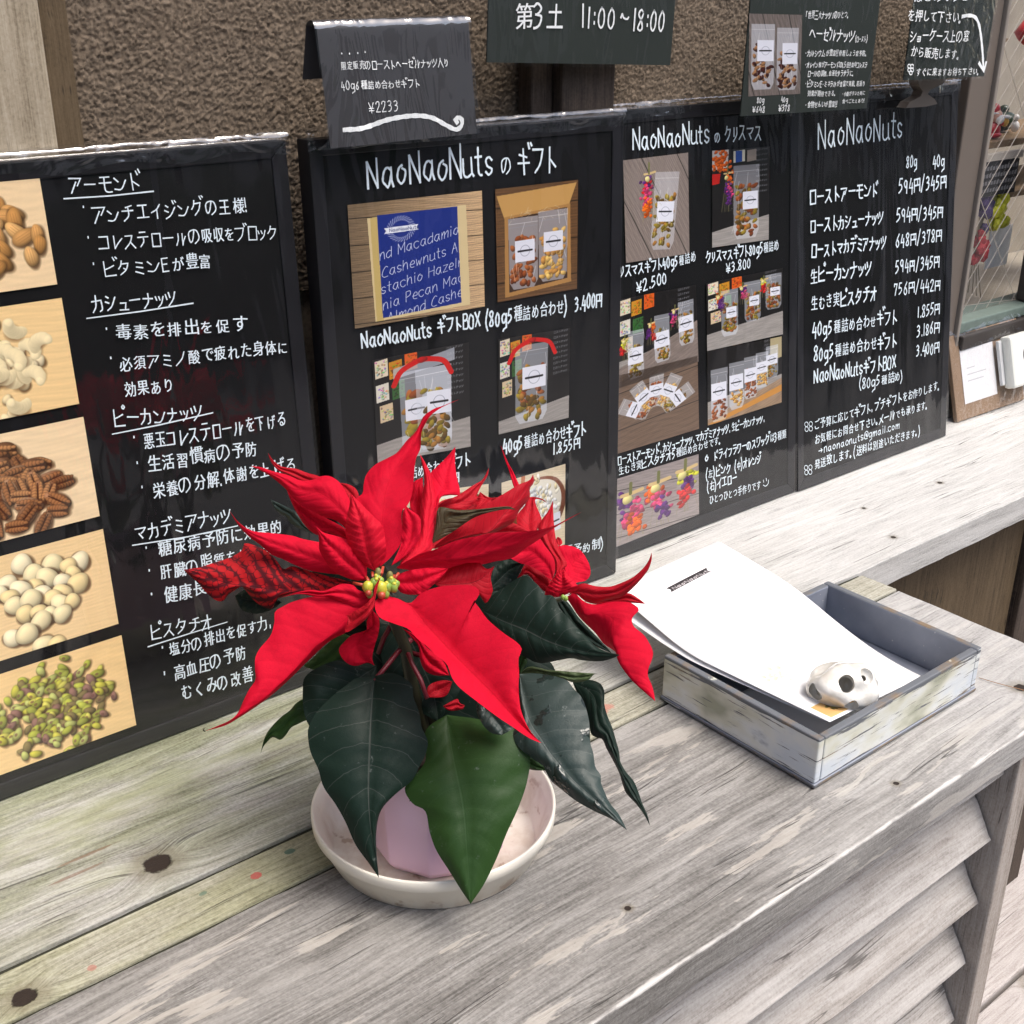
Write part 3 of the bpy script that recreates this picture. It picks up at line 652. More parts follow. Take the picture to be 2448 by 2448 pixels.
def photo(name, pl, fr, quad, ras, parent, off=.0004, gain=.86, label=None):
    """quad TL TR BR BL in view coordinates, laid on plane pl as a rectangle of paper"""
    q = [pl.uv(*fr(*p)) for p in quad]
    v = [pl.pt(*q[i], off) for i in (3, 2, 1, 0)]
    m = print_mat(name+'_print', ras.image(name+'_pic'), gain)
    o = raw(name, v, [(0, 1, 2, 3)], m, parent, uv=[(0, 0), (1, 0), (1, 1), (0, 1)], label=label); return o

# ------------------------------------------------ the prints
BEIGE = (.93, .80, .60)
def pr_almond():
    r = R(300, 225, BEIGE); r.wood((.93, .82, .65), .04, seed=1)
    for x, y, t, k in r.scatter(40, .60, .50, .40, .56, 25, 15, [(.80, .60, .36), (.74, .54, .30), (.84, .66, .42)], 3):
        for j in (-1, 0, 1): r.line([((x+dx*math.cos(t)*16-j*5*math.sin(t))/300, (y+dx*math.sin(t)*16+j*5*math.cos(t))/225) for dx in (-1, 1)], 1, (.55, .36, .18), .4)
    return r
def pr_cashew():
    r = R(300, 225, BEIGE); r.wood((.93, .80, .58), .04, seed=2)
    for x, y, t, k in r.scatter(30, .42, .52, .42, .46, 13, 11, [(.92, .84, .66), (.95, .88, .72)], 5, .25):
        pass
    q = random.Random(8)
    for _ in range(34):
        x, y = 300*(.47+q.gauss(0, .19)), 225*(.52+q.gauss(0, .19)); t0 = q.uniform(0, 6)
        r.el(x+17*math.cos(t0+1.2)+2, y+17*math.sin(t0+1.2)+4, 20, 15, t0+1.2+1.57, (.30, .19, .10), 0, 7, al=.5)
        for j in range(26):
            a = t0+j*.098; w_ = 9.5+3.2*math.sin(j/25*math.pi); r.el(x+17*math.cos(a), y+17*math.sin(a), w_, w_, 0, (.97, .90, .72), .10, 2.5, rim=.16)
    return r
def pr_pecan():
    r = R(300, 225, BEIGE); r.wood((.93, .83, .67), .04, seed=3)
    for x, y, t, k in r.scatter(34, .48, .52, .42, .50, 30, 17, [(.56, .40, .28), (.48, .33, .22), (.64, .47, .34), (.68, .53, .40)], 9, .45):
        c_ = random.Random(int(x*7+y)).choice([(.62, .42, .26), (.54, .36, .22), (.70, .50, .32)])
        for sd in (-1, 1):
            for m in range(7):
                q_ = (m-3)/3.2; L_w = 7.5*(1-q_*q_*.55)
                r.el(x+q_*23*k*math.cos(t)-sd*6.5*math.sin(t), y+q_*23*k*math.sin(t)+sd*6.5*math.cos(t), 6.2, L_w, t, c_, .30, 1.8, rim=.9)
        r.line([((x-24*k*math.cos(t))/300, (y-24*k*math.sin(t))/225), ((x+24*k*math.cos(t))/300, (y+24*k*math.sin(t))/225)], 3, (.24, .13, .07), .85)
    return r
def pr_maca():
    r = R(300, 225, BEIGE); r.wood((.92, .80, .60), .04, seed=4)
    for _ in r.scatter(30, .45, .54, .44, .50, 22, 20, [(.94, .88, .70), (.96, .91, .76), (.93, .84, .62)], 4, .28): pass
    return r
def pr_pista():
    r = R(300, 225, BEIGE); r.wood((.93, .80, .58), .04, seed=5)
    for x, y, t, k in r.scatter(170, .46, .52, .44, .50, 13.5, 8, [(.70, .72, .30), (.60, .62, .28), (.80, .78, .38), (.52, .46, .30), (.56, .42, .38), (.72, .74, .44), (.76, .74, .30)], 6, .4):
        if rnd.random() < .4: r.el(x-3, y, 4, 3, t, (.42, .25, .25), .1, al=.6)
    return r
def emblem(r, cx, cy, k, dark=(.15, .15, .17), ring=(.55, .57, .60)):
    for j in range(28):
        a = j*2*math.pi/28; r.line([((cx+math.cos(a)*k*.8/r.w), (cy+math.sin(a)*k*.8/r.h)), ((cx+math.cos(a+.2)*k/r.w), (cy+math.sin(a+.2)*k/r.h))], max(1, k*.07), ring)
    w = k*1.35; h_ = k*.19; P = [(-w, -h_), (w, -h_), (w*.9, 0), (w, h_), (-w, h_), (-w*.9, 0)]
    r.poly([(cx+p[0]/r.w, cy+p[1]/r.h) for p in P], dark)
    return w
def bag(r, x, y, w, h, cols, seed, lab=(.0, .30, 1.0, .34), clear=(.86, .88, .92), tilt=0.0):
    """stand-up packet: x,y top-left, w,h size in 0..1; label box relative"""
    ca, sa = math.cos(tilt), math.sin(tilt); cx, cy = x+w/2, y+h/2; asp = r.w/r.h
    def T(u, v):
        X = (u-.5)*w*asp; Y = (v-.5)*h; return (cx+(X*ca-Y*sa)/asp, cy+X*sa+Y*ca)
    r.poly([T(0, 0), T(1, 0), T(.98, .9), T(.85, 1), T(.15, 1), T(.02, .9)], clear, .55)
    q = random.Random(seed); n = 60
    for _ in range(n):
        u, v = q.uniform(.12, .88), q.uniform(.28, .95); X, Y = T(u, v); s = w*r.w*.085
        r.el(X*r.w, Y*r.h, s*1.3, s*.85, q.uniform(0, 3), q.choice(cols), .4)
    for _ in range(7):
        u = q.uniform(.05, .95); v = q.uniform(.0, .8); a = T(u, v); b_ = T(u+q.uniform(-.15, .15), v+.18); r.line([a, b_], 1.6, (1, 1, 1), .5)
    r.line([T(.02, .08), T(.98, .08)], 1.5, (1, 1, 1), .6); r.line([T(.02, .13), T(.98, .13)], 1.0, (.6, .65, .7), .6)
    r.poly([T(lab[0], lab[1]), T(lab[0]+lab[2], lab[1]), T(lab[0]+lab[2], lab[1]+lab[3]), T(lab[0], lab[1]+lab[3])], (.90, .91, .95))
    c = T(lab[0]+lab[2]/2, lab[1]+lab[3]/2); k = w*r.w*lab[2]*.24
    for j in range(20):
        a = j*math.pi/10; a2 = a+.32; r.line([(c[0]+math.cos(a)*k/r.w, c[1]+math.sin(a)*k*1.1/r.h), (c[0]+math.cos(a2)*k/r.w, c[1]+math.sin(a2)*k*1.1/r.h)], max(1, k*.12), (.66, .68, .73))
    r.line([(c[0]-ca*k*1.45/r.w, c[1]-sa*k*1.45/r.h), (c[0]+ca*k*1.45/r.w, c[1]+sa*k*1.45/r.h)], k*.36, (.13, .12, .14))
NUTB = [(.58, .30, .14), (.50, .25, .12), (.66, .38, .2)]; NUTY = [(.90, .74, .42), (.85, .67, .36), (.78, .56, .28)]; NUTG = [(.50, .42, .12), (.60, .52, .16), (.38, .28, .10), (.66, .46, .2)]; NUTM = NUTB+NUTG
def pr_cover():
    r = R(420, 420, (.6, .5, .4)); r.wood((.56, .47, .36), .22, .05, 21, planks=90)
    r.a *= (np.linspace(.85, 1.45, 420)[None, :, None]); r.a = np.clip(r.a, 0, .97)
    r.poly([(.13, .12), (.87, .10), (.88, .96), (.15, .97)], (.87, .79, .60)); r.poly([(.15, .12), (.20, .12), (.21, .97), (.16, .97)], (.80, .70, .44))
    r.poly([(.20, .105), (.80, .105), (.81, .93), (.205, .95)], (.13, .20, .52))
    sv = r.a.copy(); W_ = (.86, .88, .95)
    for i, (t, x, y) in enumerate([('nd Macadamia', .205, .47), ('Cashewnuts Almo', .215, .615), ('stachio Hazelnut', .205, .75), ('nia Pecan Maca', .21, .885), ('Almond Cashew', .24, 1.0)]):
        r.text(t, x, y, 34, 1.9, W_, -.22, .35, .78)
    m = r.pmask([(.20, .105), (.80, .105), (.81, .93), (.205, .95)])[..., None]; r.a = r.a*m+sv*(1-m)
    k = 34; cx, cy = .37, .235
    for j in range(30):
        a = j*2*math.pi/30
        for rr in (.85, 1.1): r.line([(cx+math.cos(a)*k*rr/420, cy+math.sin(a)*k*rr/420), (cx+math.cos(a+.15)*k*(rr+.2)/420, cy+math.sin(a+.15)*k*(rr+.2)/420)], 1.6, W_)
    r.poly([(.245, .215), (.50, .212), (.485, .236), (.50, .258), (.245, .262), (.26, .238)], (.93, .94, .97)); r.text('NaoNaoNuts', .285, .25, 11, 1.3, (.2, .25, .45))
    return r
def pr_box():
    r = R(260, 330, (.45, .33, .22)); r.wood((.42, .30, .19), .2, .02, 31, planks=110)
    r.poly([(.01, .06), (.98, .02), (.88, .22), (.10, .27)], (.80, .62, .36)); r.poly([(.10, .25), (.90, .20), (.92, .92), (.09, .97)], (.70, .52, .30)); r.poly([(.14, .27), (.86, .23), (.87, .88), (.14, .93)], (.28, .20, .15))
    bag(r, .14, .27, .36, .64, NUTB, 1, (.22, .32, .66, .30)); bag(r, .50, .24, .37, .64, NUTY, 2, (.18, .30, .66, .28))
    q = random.Random(3)
    for _ in range(30): x = q.uniform(.15, .85); y = q.uniform(.22, .30); r.line([(x, y), (x+q.uniform(-.08, .08), y+q.uniform(-.04, .03))], 1, (.9, .86, .75), .7)
    return r
def bgboard(r, h=.62, seed=0, cols=True):
    r.a[:] = (.10, .09, .09); q = random.Random(seed); W_, H_ = r.w, r.h
    r.wood((.62, .60, .58), .10, -.1, seed, box=[(0, h+.08), (1, h-.04), (1, 1.01), (0, 1.01)])
    if cols:
        for (x, y, c) in [(.02, .02, (.9, .85, .75)), (.16, .05, (.80, .55, .15)), (.32, .0, (.88, .38, .12)), (.02, .25, (.88, .86, .80)), (.18, .25, (.22, .40, .2)), (.05, .45, (.85, .76, .62))]:
            r.poly([(x, y), (x+.13, y-.015), (x+.13, y+.15), (x, y+.165)], c)
            for _ in range(26): r.el((x+q.uniform(.01, .12))*W_, (y+q.uniform(.01, .14))*H_, 3.5, 2.4, q.uniform(0, 3), tuple(a*q.uniform(.5, 1.1) for a in c), .3)
    for k in range(9):
        y = .03+k*.055
        if y < h-.1: r.text('ロストナッツ', .76, y, 7, 1, (.55, .56, .58), -.05)
def bow(r, cx, y, w):
    P = spline([(cx-w, y+.20), (cx-w*.75, y+.08), (cx-w*.2, y+.01), (cx, y), (cx+w*.25, y+.005), (cx+w*.75, y+.05), (cx+w, y+.17)], 26)
    r.line(P, r.w*.055, (.82, .08, .07)); r.el(cx*r.w, y*r.h, r.w*.05, r.w*.035, 0, (.72, .05, .05))
def pr_g80():
    r = R(280, 320); bgboard(r, .74, 1); r.poly([(.2, .12), (.84, .02), (.84, .14), (.2, .22)], (.72, .74, .78), .8)
    bag(r, .25, .17, .55, .80, NUTM, 4, (.10, .34, .42, .26)); bag(r, .42, .17, .38, .78, NUTG, 5, (.30, .30, .68, .28)); bow(r, .5, .08, .30); return r
def pr_g40():
    r = R(240, 300); bgboard(r, .78, 2); bag(r, .22, .10, .46, .84, NUTG+NUTG+NUTB, 6, (.22, .28, .72, .28)); bow(r, .46, .06, .32); return r
def pr_bowl(seed, flip=False):
    r = R(280, 260); r.wood((.86, .80, .68), .06, .1, seed); r.poly([(0, .25), (.16, .2), (.16, .8), (0, .85)], (.16, .14, .13)); r.poly([(.3, 0), (.36, 0), (.34, .3), (.28, .3)], (.75, .42, .2))
    r.el(160, 120, 118, 108, 0, (.52, .28, .16), .2); r.el(160, 112, 100, 90, 0, (.92, .90, .84), .1)
    q = random.Random(seed)
    for _ in range(170):
        x, y = 160+q.gauss(0, 42), 112+q.gauss(0, 38)
        if math.hypot(x-160, y-112) < 98: r.el(x, y, q.uniform(7, 13), q.uniform(4, 8), q.uniform(0, 3), q.choice([(.93, .93, .93), (.86, .87, .88), (.97, .95, .88), (.90, .84, .66)]), .35)
    r.poly([(.66, .6), (.92, .56), (.93, .78), (.68, .82)], (.88, .89, .93)); r.line([(.70, .70), (.90, .66)], 5, (.15, .15, .17)); return r
def flowers(r, cx, cy, s, pal, seed):
    q = random.Random(seed); W_, H_ = r.w, r.h
    for k in range(7): r.line([(cx, cy-s*.25), (cx+q.uniform(-.3, .3)*s, cy+s)], 1.2, (.55, .52, .36), .8)
    for j, c in enumerate(pal):
        bx_, by = q.uniform(-.25, .25)*s, s*(.1+.75*j/len(pal))
        for _ in range(26): r.el((cx+bx_*.6+q.gauss(0, .07)*s)*W_, (cy+by+q.gauss(0, .11)*s)*H_, s*W_*.055+1, s*W_*.04+1, q.uniform(0, 3), tuple(np.clip(np.array(c)*q.uniform(.7, 1.2), 0, 1)), .3)
    for _ in range(50): r.el((cx+.22*s+q.gauss(0, .10)*s)*W_, (cy+.5*s+q.gauss(0, .25)*s)*H_, 1.6, 1.2, 0, (.62, .58, .50), 0, al=.7)
    r.el((cx-.06*s)*W_, (cy+.02*s)*H_, s*W_*.09, s*W_*.11, 0, (.90, .86, .58), .3)
    for dx, dy in ((-.16, -.05), (.22, -.08)): r.line([(cx, cy-.1*s), (cx+dx*s, cy+(dy-.05)*s)], s*W_*.08, (.85, .74, .52))
    r.line([(cx, cy-.1*s), (cx+.01*s, cy-.35*s)], s*W_*.06, (.45, .46, .26))
PK, PU, ORG, YE, RE = (.82, .25, .45), (.36, .14, .46), (.94, .40, .08), (.82, .82, .22), (.80, .12, .12)
def pr_x1():
    r = R(260, 400); r.wood((.54, .49, .46), .16, 1.15, 41, planks=130); bag(r, .42, .16, .38, .76, NUTG, 7, (.18, .38, .70, .26), (.82, .82, .84), .10); flowers(r, .38, .20, .42, [PU, RE, PK, PK, ORG], 2); return r
def pr_x2():
    r = R(240, 400); bgboard(r, .76, 3, False)
    r.poly([(.36, .02), (.56, .01), (.56, .13), (.36, .14)], (.85, .83, .75)); r.poly([(.40, .02), (.51, .02), (.51, .13), (.40, .14)], (.15, .3, .6)); r.poly([(.6, .02), (.76, .01), (.76, .13), (.6, .14)], (.6, .55, .5)); r.poly([(0, .0), (.28, .0), (.26, .18), (0, .2)], (.85, .82, .8)); r.poly([(.0, .24), (.14, .24), (.12, .34), (0, .35)], (.8, .12, .1))
    for _ in range(60): r.el(36+rnd.gauss(0, 14), 44+rnd.gauss(0, 24), 8, 6, rnd.uniform(0, 3), (.93, .40, .08), .4)
    bag(r, .36, .17, .46, .78, NUTM, 8, (.36, .36, .58, .24), (.84, .84, .86)); flowers(r, .26, .28, .36, [ORG, PU, PK, PU], 3); return r
def pr_x3():
    r = R(320, 300); bgboard(r, .62, 4); r.wood((.52, .47, .44), .14, -.35, 5, box=[(0, .78), (1, .45), (1, 1.01), (0, 1.01)])
    for i, (x, y, h, pal) in enumerate([(.12, .38, .56, [YE, RE]), (.45, .26, .58, [ORG, PU, RE]), (.76, .16, .56, [PU, PK])]): bag(r, x, y, .20, h, NUTG, 10+i, (.0, .34, .95, .34)); flowers(r, x-.04, y+.10, .22, pal, i)
    return r
def pr_x4():
    r = R(320, 280); bgboard(r, .68, 5)
    for i, (x, y, h, pal) in enumerate([(.18, .16, .68, [ORG, PU, PU]), (.48, .10, .60, [PU, PK]), (.76, .06, .52, [YE, RE])]): bag(r, x, y, .22, h, NUTM, 20+i, (.30, .38, .60, .24)); flowers(r, x-.02, y+.08, .24, pal, i+5)
    return r
def pr_x5():
    r = R(340, 320); r.wood((.46, .38, .32), .15, -.1, 51, planks=150); L = [NUTB, NUTY, NUTB, NUTY, NUTG]
    for i in range(5):
        a = math.radians(-62+i*31); cx, cy = .48+.30*math.sin(a), .62-.34*math.cos(a)+.02; bag(r, cx-.09, cy-.2, .18, .42, L[i], 30+i, (.02, .32, .96, .36), (.80, .82, .85), a)
    return r
def pr_x6():
    r = R(320, 300); bgboard(r, .6, 6, False); r.wood((.62, .52, .42), .14, -.35, 6, box=[(0, .92), (1, .62), (1, 1.01), (0, 1.01)]); r.poly([(.0, .98), (1, .72), (1, .82), (.1, 1.01)], (.80, .56, .26)); r.poly([(.84, .0), (1, 0), (1, .3), (.84, .32)], (.7, .65, .5))
    for i, (x, y, w, h, c) in enumerate([(.78, .10, .17, .48, NUTG), (.64, .16, .17, .52, NUTY), (.48, .19, .18, .60, NUTB), (.28, .22, .20, .66, NUTY), (.04, .26, .22, .72, NUTB)]): bag(r, x, y, w, h, c, 40+i, (.02, .26, .92, .32))
    return r
def pr_x7():
    r = R(340, 320); r.wood((.60, .56, .55), .12, .12, 61, planks=110)
    for i, (x, y, pal) in enumerate([(.17, .28, [PU, PK, PK, ORG]), (.50, .24, [ORG, PK, PU]), (.83, .18, [YE, PU, RE])]): flowers(r, x, y+.06, .62, pal, i+9)
    return r
def pr_hazel():
    r = R(250, 390); r.wood((.46, .42, .40), .18, 1.35, 71, planks=120); bag(r, .04, .12, .44, .80, [(.25, .10, .08), (.62, .45, .3)], 50, (.26, .24, .70, .32)); bag(r, .52, .16, .42, .78, [(.25, .10, .08), (.62, .45, .3)], 51, (.26, .24, .70, .34)); return r

# ---------------------------------------------------------------- the four A3 boards
def board(name, label, x0, lean, Y0, group='menu boards leaning on the wall', w=.297, h=.42, wx=None, yawd=0.0, filmk=1):
    a = math.radians(lean); yw = math.radians(yawd)
    U = np.array([math.cos(yw), math.sin(yw), 0]); V = np.array([0, math.sin(a), math.cos(a)]); V = V-U*(V@U); V /= np.linalg.norm(V)
    pl = Plane((x0, Y0, .0012), U, V); T = thing(name, label, 'menu board', (x0+w/2, Y0+.01, .001), group)
    fr = lambda u, v, n: tuple(pl.pt(u, n, v)) if False else tuple(pl.pt(u, v, n))
    F = lambda u, n, v: tuple(pl.pt(u, v, -n))
    b_ = .0115
    box('panel', (b_*.6, .0008, b_*.6), (w-b_*.6, .014, h-b_*.6), m_black, T, 0, F)
    # mitred frame bars
    for (p, q, r_, s_) in (((0, 0), (w, 0), (w-b_, b_), (b_, b_)), ((w, 0), (w, h), (w-b_, h-b_), (w-b_, b_)), ((w, h), (0, h), (b_, h-b_), (w-b_, h-b_)), ((0, h), (0, 0), (b_, b_), (b_, h-b_))):
        v = [pl.pt(*c, -.016) for c in (p, q, r_, s_)]+[pl.pt(*c, .0016) for c in (p, q)]+[pl.pt(*c, .0004) for c in (r_, s_)]
        o = raw('frame_bar', v, BOXF, m_blackframe, T); bm = bmesh.new(); bm.from_mesh(o.data); bmesh.ops.recalc_face_normals(bm, faces=bm.faces); bm.to_mesh(o.data); bm.free(); bev(o, .0008)
    # clear film sleeve wrapped over front, top and sides
    nu, nv = 60, 90; V_ = []
    e = .0028; rr = .004
    prof = []
    for k in range(nv-12): prof.append((.001+(h-.001)*k/(nv-13), e))
    for k in range(1, 9):
        t = math.pi/2*k/8; prof.append((h+rr*math.sin(t)*.9, e-rr+rr*math.cos(t)))
    for k in range(4): prof.append((h+rr*.9-.0004*k, -.003-.005*k))
    for i in range(nu):
        u = -.0016+(w+.0032)*i/(nu-1)
        for (v, n) in prof:
            q = (u*26+x0*31, v*9, filmk*3.7); wr = pnoise(q)*.0006+pnoise((u*70, v*14, filmk))*.0003
            edge = min(1, min(u, w-u, v+.01)/.03); V_.append(pl.pt(u, v, n+max(0, edge)*wr if v < h else n))
    raw('film_sleeve', V_, grid_faces(nu, nv), m_film, T, True)
    V_ = []; fp = [(h-.0105+.0015*k, e+.0006) for k in range(7)]+[(h+rr*math.sin(t), e+.0006-rr+rr*math.cos(t)) for t in np.linspace(.2, 1.57, 7)]+[(h+rr, -.004), (h+rr, -.012)]
    for i in range(50):
        u = -.0018+(w+.0036)*i/49
        for j, (v, n) in enumerate(fp): V_.append(pl.pt(u, v+.003+pnoise((u*25, filmk, 2))*.004*max(0, 1-j/4)+pnoise((u*12, 3, filmk))*.0003, n+pnoise((u*30, j*.3, filmk))*.0003))
    raw('film_fold', V_, grid_faces(50, len(fp)), m_fold, T, True)
    return T, pl

# --- nut board
bn, pn_ = board('menu_board', 'leftmost black board listing nuts with five nut photos down its left side', .133, 3.2, .7545, yawd=0, filmk=1)
def colphoto(name, fr, tr, br, ras, label):
    a, b = pn_.uv(*fr(*tr)), pn_.uv(*fr(*br)); ur = (a[0]+b[0])/2; wd_ = (a[1]-b[1])*1.33
    v = [pn_.pt(ur-wd_, b[1], .0004), pn_.pt(ur, b[1], .0004), pn_.pt(ur, a[1], .0004), pn_.pt(ur-wd_, a[1], .0004)]
    raw(name, v, [(0, 1, 2, 3)], print_mat(name+'_print', ras.image(name+'_pic'), 1.0), bn, uv=[(0, 0), (1, 0), (1, 1), (0, 1)], label=label)
colphoto('photo', T1, (230, 335), (350, 1015), pr_almond(), 'photo of almonds')
colphoto('photo', T1, (370, 1098), (483, 1740), pr_cashew(), 'photo of cashew nuts')
colphoto('photo', T2, (410, 35), (507, 530), pr_pecan(), 'photo of pecan nuts')
colphoto('photo', T2, (515, 597), (595, 1072), pr_maca(), 'photo of macadamia nuts')
colphoto('photo', T2, (607, 1130), (685, 1580), pr_pista(), 'photo of shelled pistachios')
ik = Ink(pn_)
write(ik, T1, [('アーモンド', 425, 465, 870, 440, 100), ('アンチエイジングの王様!', 565, 645, 1515, 575, 95), ('コレステロールの吸収をブロック', 600, 808, 1690, 738, 88), ('ビタミンEが豊富', 630, 968, 1285, 915, 88),
 ('カシューナッツ', 565, 1187, 1085, 1142, 98), ('毒素を排出を促す', 700, 1355, 1500, 1300, 90), ('必須アミノ酸で疲れた身体に', 725, 1545, 1755, 1430, 88), ('効果あり', 755, 1700, 1065, 1670, 88), ('ピーカンナッツ', 690, 1880, 1240, 1835, 98),
 ('・', 500, 592, 530, 590, 90), ('・', 530, 775, 560, 772, 90), ('・', 562, 935, 592, 932, 90), ('・', 640, 1325, 670, 1322, 90), ('・', 668, 1508, 698, 1505, 90)])
write(ik, T2, [('悪玉コレステロールを下げる', 722, 200, 1438, 80, 80), ('生活習慣病の予防', 740, 312, 1292, 225, 78), ('栄養の分解.体謝を上げる', 768, 448, 1490, 300, 78), ('マカデミアナッツ', 682, 655, 1170, 560, 78),
 ('糖尿病予防に効果的', 795, 738, 1420, 615, 75), ('肝臓の脂質を燃やす', 805, 852, 1380, 735, 75), ('健康長', 822, 970, 1040, 920, 80), ('ピスタチオ', 756, 1148, 1075, 1092, 72), ('塩分の排出を促すカ、', 850, 1240, 1380, 1085, 68), ('高血圧の予防', 872, 1358, 1240, 1245, 76), ('むくみの改善', 912, 1458, 1272, 1358, 78),
 ('・', 667, 172, 690, 170, 75), ('・', 682, 302, 705, 300, 75), ('・', 706, 424, 729, 422, 75), ('・', 728, 727, 751, 725, 75), ('・', 742, 836, 765, 834, 75), ('・', 755, 962, 778, 960, 75), ('・', 808, 1230, 831, 1228, 75), ('、', 820, 1330, 840, 1328, 75)])
strokes(ik, T1, [[(385, 495), (660, 478), (928, 450)], [(525, 1222), (850, 1180), (1170, 1130)], [(680, 1925), (960, 1870), (1290, 1795)]], .0009)
strokes(ik, T2, [[(663, 678), (940, 635), (1190, 580)], [(740, 1187), (950, 1120), (1137, 1063)]], .0009)
ik.build('handwritten_line', m_chalk, bn)

# --- gift board
bgft, pg = board('menu_board', 'second black board from the left showing gift boxes and bags with red ribbons', .4405, 1.9, .7515, yawd=-1.5, filmk=2)
photo('photo', pg, G1, [(183, 183), (1022, 93), (1040, 815), (230, 955)], pr_cover(), bgft, label='photo of a blue gift box cover with white script')
photo('photo', pg, G1, [(1105, 85), (1622, 25), (1615, 705), (1120, 790)], pr_box(), bgft, label='photo of an open kraft box with two nut bags')
photo('photo', pg, G1, [(337, 1152), (940, 1040), (952, 1690), (372, 1795)], pr_g80(), bgft, label='photo of a large nut bag with a red bow')
photo('photo', pg, G1, [(1125, 1022), (1575, 950), (1563, 1510), (1127, 1615)], pr_g40(), bgft, label='photo of a slim nut bag with a red bow')
CF = Fr(1100, 1040, .2588)
photo('photo', pg, CF, [(-560, 560), (260, 450), (258, 1000), (-540, 1100)], pr_bowl(81), bgft, label='photo of a bowl, mostly behind the flower')
photo('photo', pg, CF, [(380, 440), (970, 265), (965, 1010), (380, 1150)], pr_bowl(82), bgft, label='photo of coconut chips in a round bowl')
ik = Ink(pg)
write(ik, G3, [('NaoNaoNuts', 480, 1088, 1215, 1000, 165, .085), ('の', 1250, 1005, 1310, 998, 90, .1), ('ギフト', 1345, 1005, 1580, 985, 150, .085)])
write(ik, G1, [('NaoNaoNuts', 272, 1075, 715, 1000, 92, .13), ('ギフトBOX', 745, 985, 1015, 935, 88, .13), ('(80g5種詰め合わせ)', 1040, 945, 1560, 855, 92, .13), ('3.400円', 1602, 842, 1775, 812, 85, .13), ('40g5種詰め合わせギフト', 1155, 1732, 1675, 1612, 82, .13), ('1.855円', 1465, 1738, 1640, 1692, 68, .13)])
BF = Fr(780, 930, .2588)
write(ik, BF, [('80g5種詰め合わせギフト', 480, 905, 1335, 695, 110, .13), ('3.186円', 980, 880, 1235, 850, 95, .13)])
write(ik, CF, [('(要予約制)', 900, 1130, 1335, 1045, 95, .12)])
ik.build('handwritten_line', m_chalk, bgft)

# --- christmas board
bx_m, px_ = board('menu_board', 'third black board from the left with Christmas gift bags and dried flower photos', .7385, 6.2, .7660, yawd=0, filmk=3)
photo('photo', px_, X2, [(157, 462), (658, 402), (668, 1178), (180, 1252)], pr_x1(), bx_m, label='photo of one bag with pink dried flowers')
photo('photo', px_, X2, [(843, 388), (1285, 355), (1278, 1072), (843, 1133)], pr_x2(), bx_m, label='photo of one bag with orange dried flowers')
photo('photo', px_, X2, [(120, 1535), (718, 1420), (738, 2010), (119, 2219)], pr_x3(), bx_m, label='photo of three bags with dried flowers on a ledge')
photo('photo', px_, X2, [(797, 1408), (1387, 1290), (1388, 1800), (805, 1930)], pr_x4(), bx_m, label='photo of three tall bags with dried flowers')
photo('photo', px_, X3, [(133, 365), (843, 187), (857, 835), (110, 1065)], pr_x5(), bx_m, label='photo of five packets fanned out')
photo('photo', px_, X3, [(930, 150), (1590, 15), (1590, 600), (935, 808)], pr_x6(), bx_m, label='photo of five packets in a row')
photo('photo', px_, X3, [(112, 1285), (852, 1060), (857, 1595), (122, 1885)], pr_x7(), bx_m, label='photo of three dried flower swags')
ik = Ink(px_)
write(ik, X2, [('NaoNaoNuts', 232, 380, 830, 325, 150, .10), ('の', 862, 328, 915, 322, 85, .12), ('クリスマス', 940, 318, 1228, 300, 120, .10), ('リスマスギフト40g5種詰め', 132, 1362, 715, 1245, 85, .13), ('¥2.500', 262, 1480, 505, 1400, 85, .13), ('クリスマスギフト80g5種詰め', 795, 1252, 1350, 1155, 80, .13), ('¥3.800', 950, 1328, 1148, 1282, 75, .13)])
write(ik, X3, [('ローストアーモンド、カシューナッツ、マカデミアナッツ、生ピーカンナッツ、', 133, 1158, 1447, 770, 78, .13), ('生むき実ピスタチオ5種詰め合わせです。', 138, 1252, 1058, 965, 78, .13), ('○', 905, 1130, 960, 1115, 75, .16), ('ドライフラワーのスワッグは3種類', 985, 1120, 1628, 915, 78, .13), ('(左)ピンク', 912, 1285, 1140, 1215, 80, .13), ('(中)オレンジ', 1168, 1215, 1412, 1125, 80, .13), ('(右)イエロー', 925, 1402, 1198, 1298, 80, .13), ('ひとつひとつ手作りです', 942, 1512, 1400, 1370, 78, .13)])
strokes(ik, X3, [[(1425, 1290), (1428, 1310)], [(1450, 1275), (1453, 1297)], [(1425, 1335), (1445, 1345), (1468, 1320), (1470, 1290)]], .0009, 8)
ik.build('handwritten_line', m_chalk, bx_m)

